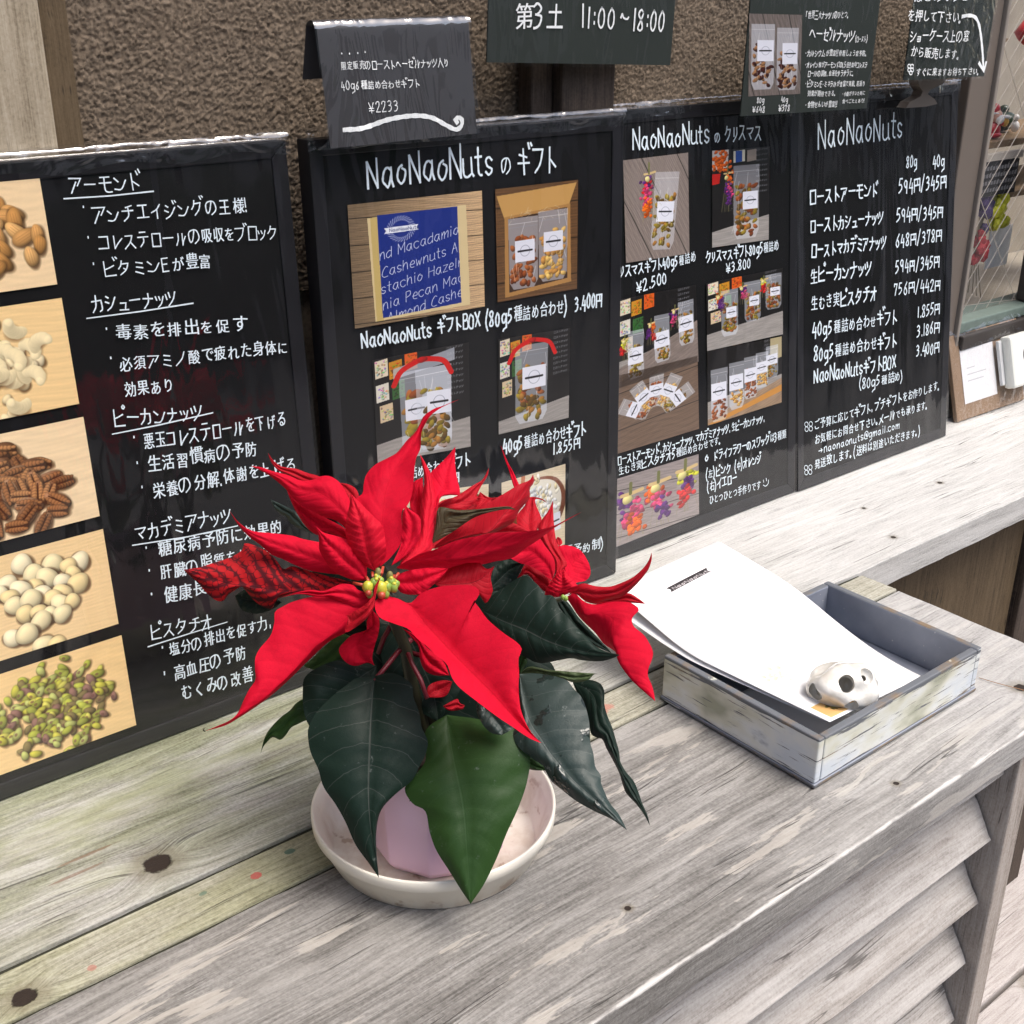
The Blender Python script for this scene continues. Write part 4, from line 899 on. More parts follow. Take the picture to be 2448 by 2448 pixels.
# --- price board
bpr, pq = board('menu_board', 'rightmost black board, the handwritten price list without photos', 1.0385, 7.2, .7640, yawd=0, filmk=4, w=.293)
ik = Ink(pq)
P_ = lambda a, b, x0, y0, x1, y1, h=55: [(a, x0, y0, x1, y1, h)]
write(ik, R4, [('NaoNaoNuts', 183, 300, 580, 245, 118, .075), ('80g', 590, 388, 642, 383, 52), ('40g', 712, 388, 770, 380, 52),
 ('ローストアーモンド', 143, 560, 465, 515, 66), ('594円/345円', 555, 508, 780, 480, 62), ('ローストカシューナッツ', 146, 688, 487, 645, 62), ('594円/345円', 545, 640, 765, 618, 58), ('ローストマカデミアナッツ', 150, 803, 500, 757, 62), ('648円/378円', 542, 755, 757, 725, 56), ('生ピーカンナッツ', 146, 922, 432, 880, 66), ('594円/345円', 540, 875, 747, 845, 56), ('生むき実ピスタチオ', 148, 1050, 458, 998, 66), ('756円/442円', 532, 978, 752, 950, 52),
 ('40g5種詰め合わせギフト', 156, 1168, 550, 1105, 62), ('1.855円', 642, 1080, 748, 1060, 50), ('80g5種詰め合わせギフト', 163, 1282, 550, 1212, 62), ('3.186円', 638, 1170, 747, 1145, 50), ('NaoNaoNutsギフトBOX', 163, 1382, 545, 1310, 62), ('3.400円', 636, 1258, 746, 1238, 50), ('(80g5種詰め)', 370, 1412, 578, 1372, 46),
 ('ご予算に応じてギフト、プチギフトをお作りします。', 163, 1602, 748, 1412, 44), ('お気軽にお問合せ下さい。メールでも承ります。', 165, 1668, 692, 1500, 44), ('→naonaonuts@gmail.com', 185, 1712, 562, 1588, 34), ('発送致します。(送料は別途いただきます。)', 165, 1782, 658, 1622, 44)], .125)
for (cx, cy) in ((138, 1585), (136, 1785)):
    for dx, dy in ((-10, -12), (10, -14), (-9, 10), (10, 8)):
        strokes(ik, R4, [[(cx+dx+8*math.cos(t), cy+dy+11*math.sin(t)) for t in np.linspace(0, 6.3, 12)]], .0008)
ik.build('handwritten_line', m_chalk, bpr)

# ---------------------------------------------------------------- hanging and standing signs
def sheet_sign(name, label, quad, Y, mat, film, ext=0.0, cat='sign', bend=.0, th=.0012, group=None):
    """quad: pixel TL TR BR BL on the plane y=Y; ext extends it upward past the frame"""
    q = [on_y(*p, Y) for p in quad]; tl, tr, br, bl = q
    U = br-bl; V = (tl-bl)*.5+(tr-br)*.5; pl = Plane(bl, U, V); w = np.linalg.norm(U); h = np.linalg.norm(V)+ext
    T = thing(name, label, cat, tuple(bl*.5+br*.5), group)
    nu, nv = 24, 20
    def surf(off, e=0.0, am=0.0):
        out = []
        for i in range(nu):
            for j in range(nv):
                u = -e+(w+2*e)*i/(nu-1); v = -e+(h+2*e)*j/(nv-1); out.append(pl.pt(u, v, off+bend*math.sin(math.pi*u/w)+am*pnoise((u*60, v*40, Y*50))))
        return out
    f = grid_faces(nu, nv); A = surf(0); B = surf(-th)
    n0 = len(A); ff = f+[tuple(i+n0 for i in reversed(t)) for t in f]
    raw('sheet', A+B, ff, mat, T, True); raw('film', surf(.0012, .0025, .0007), f, film, T, True)
    pl.B = pl.B+pl.n*0; return T, pl
m_slate = simple('dark_green_card', (.020, .026, .022), .5, var=.12, scale=60)
hs, ph = sheet_sign('hours_sign', 'black sign with opening hours in front of the dark brown post', [(1171, 0), (1615, 0), (1602, 156), (1164, 149)], .775, m_slate, m_film2, .03)
ik = Ink(ph, .0006)
write(ik, G3, [('第3土', 1325, 165, 1628, 152, 135, .11)]); write(ik, Fr(0, 0, 1), [('11:00', 1388, 67, 1475, 68, 50, .1), ('~', 1482, 62, 1508, 62, 40, .12), ('18:00', 1511, 71, 1592, 75, 50, .1)]); ik.build('handwritten_line', m_chalkw, hs)
hz, pz = sheet_sign('hazelnut_sign', 'small black sign about roasted hazelnuts with a photo of two packets', [(1770, 1), (2084, 4), (2072, 259), (1770, 278)], .772, m_slate, m_film2, .002)
photo('photo', pz, S4, [(672, 62), (915, 68), (905, 430), (668, 442)], pr_hazel(), hz, off=.0003)
ik = Ink(pz, .0006)
write(ik, S4, [('「世界三大ナッツ」のひとつ。', 928, 88, 1128, 82, 34), ('ヘーゼルナッツ', 945, 182, 1155, 192, 52), ('(ロースト)', 1155, 192, 1212, 190, 24, .14), ('・カルシウムが豊富!!骨粗しょう症予防。', 925, 258, 1210, 258, 28, .13), ('・オレイン酸がアーモンドの1.5倍!!血中コレステ', 925, 310, 1213, 310, 26, .13), ('ロールの調整、血液をサラサラに。', 938, 350, 1150, 348, 26, .13), ('・ビタミンE・ミネラルが豊富で美肌、若返り', 925, 398, 1200, 396, 26, .13), ('効果が期待できる。', 935, 442, 1068, 440, 26, .13), ('・小腹がすいた時に', 1095, 440, 1200, 436, 20, .13), ('・食物せんいが豊富!!', 925, 495, 1075, 490, 28, .13), ('食べごたえあり!', 1095, 475, 1200, 470, 20, .13),
 ('80g', 706, 472, 740, 470, 24, .13), ('40g', 816, 468, 850, 466, 24, .13), ('¥648', 685, 515, 746, 513, 28, .13), ('¥378', 804, 510, 860, 508, 28, .13)], .12); ik.build('handwritten_line', m_chalkw, hz)
nt, pt_ = sheet_sign('notice_sign', 'black notice with a white arrow curving down, at the top right by the window frame', [(2147, 0), (2334, 0), (2352, 182), (2160, 192)], .765, m_slate, m_crinkle, .03, bend=.003)
ik = Ink(pt_, .0038)
write(ik, NF, [('はこのボタン', 290, 12, 840, 8, 95), ('を押して下さい。', 232, 192, 748, 212, 100), ('ショーケース上の窓', 258, 378, 800, 385, 100), ('から販売します。', 262, 525, 728, 548, 92), ('すぐに来ますお待ち下さい。', 312, 705, 908, 688, 72)], .12)
strokes(ik, NF, [[(745, 152), (800, 142), (860, 155), (890, 200), (910, 280), (930, 450), (942, 640)]], .0035, 24); strokes(ik, NF, [[(900, 580), (945, 655), (965, 575)]], .0035)
for dx, dy in ((-14, -30), (12, -30), (-14, 5), (12, 5), (0, 30)): strokes(ik, NF, [[(268+dx+14*math.cos(t), 640+dy+18*math.sin(t)) for t in np.linspace(0, 6.3, 10)]], .0011)
ik.build('handwritten_line', m_chalkw, nt)
# taupe holder under the notice
hd = thing('sign_holder', 'taupe waisted holder under the arrow notice on top of the price board', 'sign holder', (1.29, .80, .39))
Pp = [(355, 700), (652, 700), (600, 775), (480, 830), (455, 870), (520, 915), (545, 960), (440, 985), (255, 998), (290, 945), (390, 890), (410, 840), (375, 790)]
q = [on_y(*NF(*p), .79) for p in Pp]; n = len(q)
raw('holder', [tuple(p) for p in q]+[(p[0], p[1]+.012, p[2]) for p in q], [tuple(range(n))[::-1], tuple(range(n, 2*n))]+[(i, (i+1) % n, n+(i+1) % n, n+i) for i in range(n)], m_taupe, hd)
# price card bent over at the top, standing before the gift board
def price_card():
    bl, br = on_y(790, 355, .748), on_y(1140, 319, .748); U = br-bl; w = np.linalg.norm(U); U /= w
    T = thing('price_card', 'glossy black price card with white swash and curled top above the gift board', 'price card', tuple((bl+br)/2))
    V = np.array([-.03, .10, 1.0]); V /= np.linalg.norm(V); pl = Plane(bl, U, V); L = .076; rad = .0062
    prof = [(0, L*k/12) for k in range(13)]+[(rad-rad*math.cos(t), L+rad*1.1*math.sin(t)) for t in np.linspace(.2, math.pi*.98, 14)]+[(2*rad+.002*k, L-.006*k) for k in range(1, 6)]
    for nm, off, mt in (('sheet', 0, m_slate2), ('film', .0009, m_film3)):
        v = []
        for i in range(26):
            u = -.002*(off > 0)+(w+.004*(off > 0))*i/25
            for d, z in prof:
                o = off if z <= L and d < .01 else 0
                if off and d >= .01 or (off and z > L): o = off*1.0
                nz = pnoise((u*45, z*30, off*100))*.0008*(off > 0)
                v.append(pl.B+pl.U*(u-d*.12)+pl.V*(z+(off if z > L else 0))-pl.n*(d*1.0-(o if d < rad else -o))+pl.n*nz)
        raw(nm, v, grid_faces(26, len(prof)), mt, T, True)
    ik = Ink(pl, .0005)
    write(ik, G3, [('限定販売のローストヘーゼルナッツ入り', 325, 405, 948, 385, 50), ('40g6種詰め合わせギフト', 328, 520, 788, 505, 50), ('¥2233', 488, 652, 668, 640, 62, .09), ('・', 322, 338, 350, 336, 60), ('・', 368, 338, 396, 336, 60), ('・', 414, 337, 442, 336, 60), ('・', 458, 335, 486, 335, 60)], .11)
    strokes(ik, G3, [[(342, 750), (450, 740), (600, 690), (750, 668), (850, 680), (930, 722), (990, 748), (1020, 725), (1022, 690), (1000, 678), (985, 690), (995, 708)]], .0032, 50)
    ik.build('handwritten_line', m_chalkw, T)
m_slate2 = simple('slate_grey_card', (.045, .044, .048), .4, var=.1, scale=60)
m_film3 = film_mat('taut_film', .06, .5, (34, 34, 9), haze=.12)
price_card()
# ---------------------------------------------------------------- kraft parcel and door chime at the right
PY = .7815
pc_ = thing('kraft_parcel', 'brown card gift sleeve wrapped in crinkled film leaning on the wall at the right edge', 'parcel', (1.46, .79, .001))
pk = Plane((1.388, PY, .0015), (.158, -.004, 0), (0, .30, 1)); F = lambda u, n, v: tuple(pk.pt(u, v, -n))
box('card_backing', (.0, 0, 0), (.158, .006, .112), m_card, pc_, .001, F)
r = R(200, 260, (.90, .90, .91)); emblem(r, 62, 38, 26, (.35, .33, .36), (.70, .71, .75))
for k, (x, w_) in enumerate(((.16, .30), (.16, .72), (.16, .6))):
    for j in range(int(w_*34)): r.line([(x+j*.024, .38+k*.115), (x+j*.024+.013, .372+k*.115)], 3, (.62, .63, .66), .8)
raw('label_sheet', [pk.pt(*c, .0006) for c in ((.020, .020), (.095, .020), (.095, .093), (.020, .093))], [(0, 1, 2, 3)], print_mat('parcel_print', r.image('parcel_pic'), .9), pc_, uv=[(0, 0), (1, 0), (1, 1), (0, 1)])
nu, nv = 40, 30; v = []
for i in range(nu):
    for j in range(nv):
        u = -.004+.168*i/(nu-1); w_ = -.001+.126*j/(nv-1); wr = pnoise((u*60, w_*45, 3))*.0022+pnoise((u*150, w_*120, 1))*.0008
        v.append(pk.pt(u, w_, .0035+max(-.0015, wr)*(1 if w_ > .09 else .5)-max(0, w_-.112)*.3))
raw('film_sleeve', v, grid_faces(nu, nv), m_crinkle, pc_, True)
raw('film_side', [pk.pt(-.004, -.001, .0035), pk.pt(-.012, -.001, -.012), pk.pt(-.008, .115, -.010), pk.pt(-.004, .122, .003)], [(0, 1, 2, 3)], m_film, pc_)
ch = thing('door_chime', 'cream wireless door chime button with a grey oval, in front of the kraft sleeve', 'door chime', (1.51, .77, .03))
box('body', (.104, -.0215, .024), (.160, -.0045, .094), m_plastic, ch, .004, F)
box('bracket', (.096, -.0090, .030), (.1035, -.0042, .090), simple('pale_bracket', (.55, .56, .56), .4), ch, .001, F)
def disc(name, pl, u, v, off, ru, rv, mat, parent, n=24):
    return raw(name, [pl.pt(u+ru*math.cos(2*math.pi*k/n), v+rv*math.sin(2*math.pi*k/n), off) for k in range(n)], [tuple(range(n))], mat, parent)
disc('button', pk, .137, .064, .0219, .0072, .0105, m_greydot, ch)
# (the chime carries only two tiny unreadable grey lines in the photograph)
v_, f_ = [], []
for (u0, u1, w0) in ((.131, .142, .0405), (.129, .146, .0335)):
    n_ = 5
    for k in range(n_):
        a = u0+(u1-u0)*k/n_; b_ = a+(u1-u0)/n_*.7; s = len(v_); v_ += [pk.pt(a, w0, .0219), pk.pt(b_, w0, .0219), pk.pt(b_, w0+.0022, .0219), pk.pt(a, w0+.0022, .0219)]; f_.append((s, s+1, s+2, s+3))
raw('print', v_, f_, m_greydot, ch)
lb = thing('dark_side_board', 'dark board edge cut off at the right border above the door chime', 'board', (1.66, .78, 0))
box('panel', (1.593, .775, .052), (1.80, .79, .50), m_black, lb, .001)

# ---------------------------------------------------------------- distressed wooden tray
def tray_mat():
    b = NB('distressed_white_paint'); p = b.pos()
    n1 = b.noise(b.map(p, scale=(30, 30, 60)), 1.0, 5, .6); n2 = b.noise(b.map(p, (4, 2, 1), scale=(16, 16, 28)), 1.0, 3, .5)
    gr = b.noise(b.map(p, scale=(18, 18, 420)), 1.0, 5, .65)
    col = b.ramp(n2, [(.36, (.58, .63, .68)), (.47, (.68, .70, .68)), (.57, (.60, .60, .50)), (.67, (.36, .37, .28))])
    col = b.mix(b.math('MULTIPLY', b.smooth(n1, .60, .74), .6), col, (.22, .25, .28, 1))
    z = b.n('SeparateXYZ', i_0=p).outputs[2]
    edge = b.math('MAXIMUM', b.smooth(z, .0335, .040), b.math('SUBTRACT', 1.0, b.smooth(z, .002, .006)))
    wear = b.smooth(b.math('ADD', b.math('MULTIPLY', edge, .22), gr), .585, .63)
    col = b.mix(wear, col, b.ramp(n1, [(.5, (.12, .13, .145)), (.62, (.19, .14, .09))]))
    b.P('Base Color', col); b.P('Roughness', .55); b.P('Normal', b.bump(b.math('SUBTRACT', gr, b.math('MULTIPLY', wear, .6)), .35, .0012)); return b.m
m_tray = tray_mat()
def trayin_mat():
    b = NB('grey_blue_paint'); p = b.pos(); n = b.noise(p, 40, 4); s_ = b.smooth(b.noise(p, 300, 2), .72, .76)
    b.P('Base Color', b.mix(s_, b.ramp(n, [(.3, (.18, .20, .245)), (.7, (.24, .26, .31))]), (.5, .5, .5, 1))); b.P('Roughness', .5); return b.m
m_trin = trayin_mat()
tx0, tx1, ty0, ty1, th_, tt = .6115, .8175, .4085, .5585, .0405, .0065
tr = thing('wooden_tray', 'square wooden tray in worn white and grey paint holding flyers', 'tray', ((tx0+tx1)/2, (ty0+ty1)/2, 0))
def slab(name, x0, x1, y0, y1, z0, z1, inner):
    o = box(name, (x0, y0, z0), (x1, y1, z1), m_tray, tr, .0012); o.data.materials.append(m_trin)
    for p in o.data.polygons:
        if abs(p.normal[inner[0]]-inner[1]) < .1: p.material_index = 1
    return o
slab('side', tx0, tx0+tt, ty0+.0002, ty1-.0002, .0035, th_, (0, 1)); slab('side', tx1-tt, tx1, ty0+.0002, ty1-.0002, .0035, th_, (0, -1))
slab('side', tx0+tt+.0003, tx1-tt-.0003, ty0, ty0+tt, .0035, th_-.0004, (1, 1)); slab('side', tx0+tt+.0003, tx1-tt-.0003, ty1-tt, ty1, .0035, th_-.0004, (1, -1))
bo = slab('bottom', tx0-.001, tx1+.001, ty0-.001, ty1+.001, .0002, .0034, (2, 1))
ln = thing('loose_thread', 'thin brown thread lying on the counter right of the tray', 'thread', (.86, .43, .001))
tube('thread', [on_z(2340, 1620, .0008), on_z(2380, 1632, .0012), on_z(2448, 1650, .0008)], .0003, simple('thread_brown', (.3, .16, .08), .8), ln, 5)

# ---------------------------------------------------------------- flyers: stiff paper curving up over the back rim
def flyer(name, label, A, ux, uy, w, h, zf, mat, grp, curl=0.0, n=26):
    v, uv = [], []
    for i in range(n):
        for j in range(n):
            s, t = i/(n-1), j/(n-1); x = A[0]+ux[0]*s*w+uy[0]*t*h; y = A[1]+ux[1]*s*w+uy[1]*t*h
            v.append((x, y, zf(s, t))); uv.append((s, t))
    o = raw(name, v, grid_faces(n, n), mat, smooth=True, uv=uv); tag(o, label, 'flyer', grp); m = o.modifiers.new('solid', 'SOLIDIFY'); m.thickness = .0002; return o
r = R(420, 600, (.97, .97, .97))
r.poly([(.30, .105), (.68, .105), (.665, .118), (.68, .131), (.30, .131), (.315, .118)], (.13, .10, .11)); r.text('NaoNaoNuts', .335, .1265, 7.5, 1.4, (.92, .9, .9), sx=2.4)
for _ in r.scatter(26, .20, .69, .10, .055, 7, 6, [(.92, .87, .80), (.95, .91, .84), (.88, .82, .74)], 2, .12, sh=False, rim=.1): pass
for _ in r.scatter(10, .74, .66, .08, .03, 6, 5, [(.95, .93, .90), (.93, .91, .88)], 6, .08, sh=False, rim=.05): pass
for k in range(3):
    for j in range(9): r.line([(.42+j*.018, .70+k*.016), (.432+j*.018, .70+k*.016)], 1.5, (.80, .80, .82))
r.poly([(.05, .90), (.33, .90), (.33, .985), (.05, .985)], (.82, .66, .42))
for _ in r.scatter(60, .22, .935, .09, .03, 5, 3, [(.40, .38, .10), (.25, .22, .06), (.52, .48, .16)], 7, .4, sh=False): pass
m_fly = print_mat('flyer_print', r.image('flyer_pic'), .88, .5)
A0 = (.6380, .4200)
def sm(t, xs, ys): return float(np.mean([np.interp(t+d, xs, ys) for d in (-.08, -.04, 0, .04, .08)]))
def zf(s, t):
    l = sm(t, (0, .62, 1, 1.2), (.0385, .0435, .072, .086)); q = sm(t, (0, .2, .4, .55, .65, 1, 1.2), (.0105, .017, .031, .0445, .0510, .066, .073))
    return l*(1-s)+q*s+.0022*math.sin(math.pi*s)*math.sin(math.pi*t)
flyer('flyer', 'topmost white flyer sheet in the tray with a dark ribbon logo near its far edge', A0, (.993, .12), (-.12, .993), .149, .203, zf, m_fly, None)
flyer('flyer', 'blank white flyer underneath, its left corner peeking out beyond the topmost sheet', (A0[0]+.002, A0[1]+.005), (.986, .165), (-.165, .986), .143, .188, lambda s, t: zf(s, t*.93)-.0028-.006*max(0, t-.7)/.3, m_white, None)
flyer('flyer', 'short lower white flyer lying flat at the front of the tray floor', (.640, .4185), (1, 0), (0, 1), .150, .10, lambda s, t: .0046+.002*t*t, m_white, None)

# ---------------------------------------------------------------- ceramic paperweight with holes
PWC = tuple(on_z(2022, 1640, .043))
def paperweight():
    c = Vector(on_z(2024, 1662, .022)); c = Vector(PWC)
    def ico(r_, loc, sub=3, ns=0.0, rot=0.5):
        bm = bmesh.new(); bmesh.ops.create_icosphere(bm, subdivisions=sub, radius=1)
        for v in bm.verts:
            k = 1+ns*pnoise(v.co*1.4)
            v.co = Vector((v.co.x*r_[0]*k, v.co.y*r_[1]*k, v.co.z*r_[2]*k)); v.co.rotate(Matrix.Rotation(rot, 3, 'Z')); v.co += Vector(loc)
        me = bpy.data.meshes.new('t'); bm.to_mesh(me); bm.free(); o = bpy.data.objects.new('t', me); COL.objects.link(o); return o
    main = ico((.0285, .020, .0185), c, 5, .22, -.45)
    cut = [ico((.0228, .0147, .0132), c, 4, .1, -.45)]
    R_, U_, B_ = Vector(RT), Vector(UP), Vector(-FWD)
    for (a, b_, d, r_) in ((-.0050, .0045, .019, .0068), (.0140, .0110, .015, .0062), (.0000, -.0125, .0165, .0056), (-.0250, -.001, .008, .0080), (.0135, -.002, .020, .0026), (.028, .0, .005, .0062)):
        cut.append(ico((r_*1.12, r_*.9, r_), c+R_*a*.88+U_*b_*.88+B_*d*.88, 3, .1, rnd.random()))
    for k in cut:
        m = main.modifiers.new('b', 'BOOLEAN'); m.operation = 'DIFFERENCE'; m.object = k; m.solver = 'EXACT'
    bpy.context.view_layer.update(); dg = bpy.context.evaluated_depsgraph_get(); me = bpy.data.meshes.new_from_object(main.evaluated_get(dg))
    for k in cut+[main]: bpy.data.objects.remove(k)
    m_cer = NB('glazed_ceramic'); p = m_cer.pos(); nz = m_cer.noise(p, 70, 3)
    m_cer.P('Base Color', m_cer.ramp(nz, [(.35, (.58, .55, .48)), (.6, (.70, .69, .65))])); m_cer.P('Roughness', .16); m_cer.P('Coat Weight', .6); m_cer.P('Coat Roughness', .05); m_cer.P('Normal', m_cer.bump(nz, .35, .003))
    o = finish('paperweight', me, m_cer.m); me.shade_smooth(); me.set_sharp_from_angle(angle=math.radians(48))
    tag(o, 'white glazed ceramic paperweight like a lumpy skull with holes, on the flyers', 'paperweight')
    bev(o, .0011, 3)
paperweight()

# ---------------------------------------------------------------- saucer, pot, soil
SX, SY = .3715, .5335
def saucer_mat():
    b = NB('stained_cream_plastic'); p = b.pos(); sx = b.n('SeparateXYZ', i_0=p); z = sx.outputs[2]
    d = b.vmath('LENGTH', b.vmath('MULTIPLY', b.vmath('SUBTRACT', p, (SX, SY, 0)), (1, 1, 0)))
    n = b.noise(b.map(p, scale=(1, 1, .4)), 38, 5, .6); inside = b.math('MULTIPLY', b.math('SUBTRACT', 1.0, b.smooth(d, .070, .0775)), b.smooth(z, .0008, .0012))
    st = b.math('MULTIPLY', b.smooth(n, .40, .60), inside); col = b.mix(b.math('MULTIPLY', st, .42), (.84, .80, .70, 1), (.52, .40, .27, 1))
    s2 = b.math('MULTIPLY', b.smooth(b.noise(p, 70, 4), .58, .66), inside); col = b.mix(b.math('MULTIPLY', s2, .6), col, (.30, .16, .07, 1))
    b.P('Base Color', col); b.P('Roughness', .32); return b.m
so = thing('plant_saucer', 'round cream plastic saucer with rust stains under the pink pot', 'saucer', (SX, SY, 0))
lathe('dish', [(.0, .0012), (.0655, .0012), (.0672, .0020), (.0738, .0240), (.0745, .0250), (.0776, .0296), (.0782, .0305), (.0793, .0305), (.0799, .0297), (.0797, .0230), (.0784, .0218), (.0690, .0010), (.0680, .0002), (0, .0002)][::-1], (SX, SY, 0), saucer_mat(), so, 96)
m_pot = simple('pale_pink_pot', (.80, .56, .73), .38, var=.03, scale=20)
po = thing('flower_pot', 'pale pink faceted pot standing in the cream saucer', 'pot', (SX, SY, .0014))
NS = 10; v, f = [], []
prof = [(.0, .0016), (.0400, .0016), (.0455, .0085), (.0475, .040), (.0490, .079), (.0455, .079), (.0435, .072), (.0, .070)]
for r_, z in prof:
    for k in range(NS):
        t = math.radians(-134)+2*math.pi*k/NS; v.append((SX+.001+r_*math.cos(t), SY-.004+r_*math.sin(t), z))
o = raw('pot_wall', v, grid_faces(len(prof), NS, True), m_pot, po); bm = bmesh.new(); bm.from_mesh(o.data); bmesh.ops.remove_doubles(bm, verts=bm.verts, dist=1e-6); bmesh.ops.recalc_face_normals(bm, faces=bm.faces); bm.to_mesh(o.data); bm.free(); bev(o, .0011, 2)
so_ = blob('soil', (SX+.001, SY-.004, .0705), (.043, .043, .004), simple('dark_soil', (.02, .013, .008), .9, var=.6, scale=300, bump=1), po, 4, .6, 6)

# ---------------------------------------------------------------- poinsettia
def leaf_mat(name, base, vein, under, veinw=.5, rough=.5, trans=.18, mottling=0.0, dark=None, coat=0.0, pillow=.5, drops=False, nv=11.0, spec=.4, topdust=0.0, tone=0.0):
    b = NB(name); uvn = b.n('SeparateXYZ', i_0=b.uv()); u, v = uvn.outputs[0], uvn.outputs[1]; p = b.pos()
    av = b.math('ABSOLUTE', b.math('SUBTRACT', b.math('MULTIPLY', v, 2.0), 1.0))
    wob = b.math('MULTIPLY_ADD', b.noise(p, 55, 3), .10, -.05)
    t = b.math('MULTIPLY', b.math('ADD', b.math('SUBTRACT', u, b.math('MULTIPLY', b.math('POWER', av, 1.2), .17)), b.math('MULTIPLY', wob, .5)), nv)
    fr = b.math('ABSOLUTE', b.math('SUBTRACT', b.math('FRACT', t), .5))           # .5 at the vein
    lat = b.smooth(fr, .472, .5); mid = b.math('SUBTRACT', 1.0, b.smooth(av, .0, .028))
    vn = b.n('TexVoronoi', feature='DISTANCE_TO_EDGE'); b.set(vn, 'Vector', p); b.set(vn, 'Scale', 230.0 if dark else 330.0)
    net = b.math('SUBTRACT', 1.0, b.smooth(vn.outputs[0], .0, .12))
    vein_ = b.math('MAXIMUM', b.math('MULTIPLY', lat, .8), mid)
    nz = b.noise(p, 30, 4)
    c0 = b.mix(b.math('MULTIPLY', nz, .35), (*base, 1), (*[x*.72 for x in base], 1))
    if tone:
        c0 = b.mix(b.math('MULTIPLY', b.smooth(b.noise(p, 85, 5, .7), .45, .70), tone), c0, (*[x*.70 for x in base], 1))
        c0 = b.mix(b.math('MULTIPLY', net, .10), c0, (*[x*.6 for x in base], 1))
    if dark is not None:
        m = b.smooth(b.math('ADD', b.math('ADD', b.math('MULTIPLY', fr, .9), b.math('MULTIPLY', nz, .75)), b.math('MULTIPLY', net, .26)), .50, .84)
        c0 = b.mix(b.math('MULTIPLY', m, mottling), c0, (*dark, 1))
    c1 = b.mix(b.math('MULTIPLY', vein_, veinw), c0, (*vein, 1))
    if topdust:
        ds = b.smooth(b.noise(p, 160, 5, .7), .62, .74); c1 = b.mix(b.math('MULTIPLY', ds, topdust), c1, (.30, .34, .32, 1))
    bf = b.n('NewGeometry').outputs['Backfacing']
    col = b.mix(bf, c1, b.mix(b.math('MULTIPLY', vein_, .6), (*under, 1), (*[x*.4 for x in under], 1)))
    h = b.math('ADD', b.math('MULTIPLY', b.math('SUBTRACT', 1.0, b.smooth(fr, .2, .5)), .8), b.math('ADD', b.math('MULTIPLY', net, -.12), b.math('MULTIPLY', b.noise(p, 220, 3), .22)))
    h = b.math('SUBTRACT', h, b.math('MULTIPLY', mid, .8))
    b.P('Base Color', col); b.P('Roughness', rough); b.P('Specular IOR Level', spec); nr = b.bump(h, pillow, .0014)
    if drops:
        dn = b.noise(p, 75, 3, .5); dm = b.smooth(dn, .60, .63)
        b.P('Roughness', b.math('SUBTRACT', rough, b.math('MULTIPLY', dm, rough-.03))); nr = b.bump(b.math('ADD', h, b.math('MULTIPLY', b.smooth(dn, .595, .70), 4.0)), pillow, .0014)
        b.P('Base Color', b.mix(b.math('MULTIPLY', dm, .6), col, (.012, .016, .014, 1)))
    if coat: b.P('Coat Weight', coat); b.P('Coat Roughness', .25)
    b.P('Normal', nr)
    if trans:
        tl = b.n('BsdfTranslucent'); b.set(tl, 'Color', c1); b.set(tl, 'Normal', nr); mx = b.n('MixShader'); mx.inputs[0].default_value = trans
        b.t.links.new(b.b.outputs[0], mx.inputs[1]); b.t.links.new(tl.outputs[0], mx.inputs[2]); b.t.links.new(mx.outputs[0], b.out.inputs[0])
    return b.m
RED = (.64, .006, .030)
L_ = dict(
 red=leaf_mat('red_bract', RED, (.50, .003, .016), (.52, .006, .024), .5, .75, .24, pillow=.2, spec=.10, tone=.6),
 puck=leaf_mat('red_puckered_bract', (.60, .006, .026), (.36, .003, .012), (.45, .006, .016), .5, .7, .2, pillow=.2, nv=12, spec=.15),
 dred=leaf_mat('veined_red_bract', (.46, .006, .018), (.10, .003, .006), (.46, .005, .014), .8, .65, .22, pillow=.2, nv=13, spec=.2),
 mott=leaf_mat('dark_veined_bract', (.42, .010, .014), (.03, .004, .007), (.25, .01, .015), .9, .7, .10, .92, (.045, .005, .009), pillow=.12, nv=12, spec=.12),
 dg=leaf_mat('dark_green_leaf', (.009, .021, .015), (.085, .095, .085), (.06, .09, .035), .5, .5, .05, pillow=.14, nv=9, spec=.14, topdust=.22),
 gl=leaf_mat('wet_grey_green_leaf', (.020, .038, .033), (.10, .12, .11), (.06, .09, .035), .45, .5, .05, pillow=.16, nv=9, spec=.4, drops=True, topdust=.5),
 mg=leaf_mat('mid_green_leaf', (.024, .064, .014), (.045, .10, .035), (.05, .09, .025), .35, .5, .16, pillow=.12, nv=8, spec=.25, topdust=.25),
 ol=leaf_mat('olive_underside_leaf', (.050, .038, .015), (.03, .02, .008), (.050, .038, .015), .5, .6, .1, pillow=.4, nv=12),
 ug=leaf_mat('pale_underside_leaf', (.07, .105, .04), (.05, .075, .03), (.07, .105, .04), .4, .6, .15, pillow=.3),
)
FR = dict(A=Fr(440, 1040, .2588), B=Fr(780, 930, .2588), C=Fr(1100, 1040, .2588), D=Fr(440, 1400, .2588), E=Fr(840, 1380, .2588), F=Fr(1140, 1520, .2381), P=Fr(440, 920, .6211))
pl_ = thing('poinsettia', 'poinsettia with large red bracts and dark green leaves in the pink pot', 'potted plant', (SX, SY, .08))
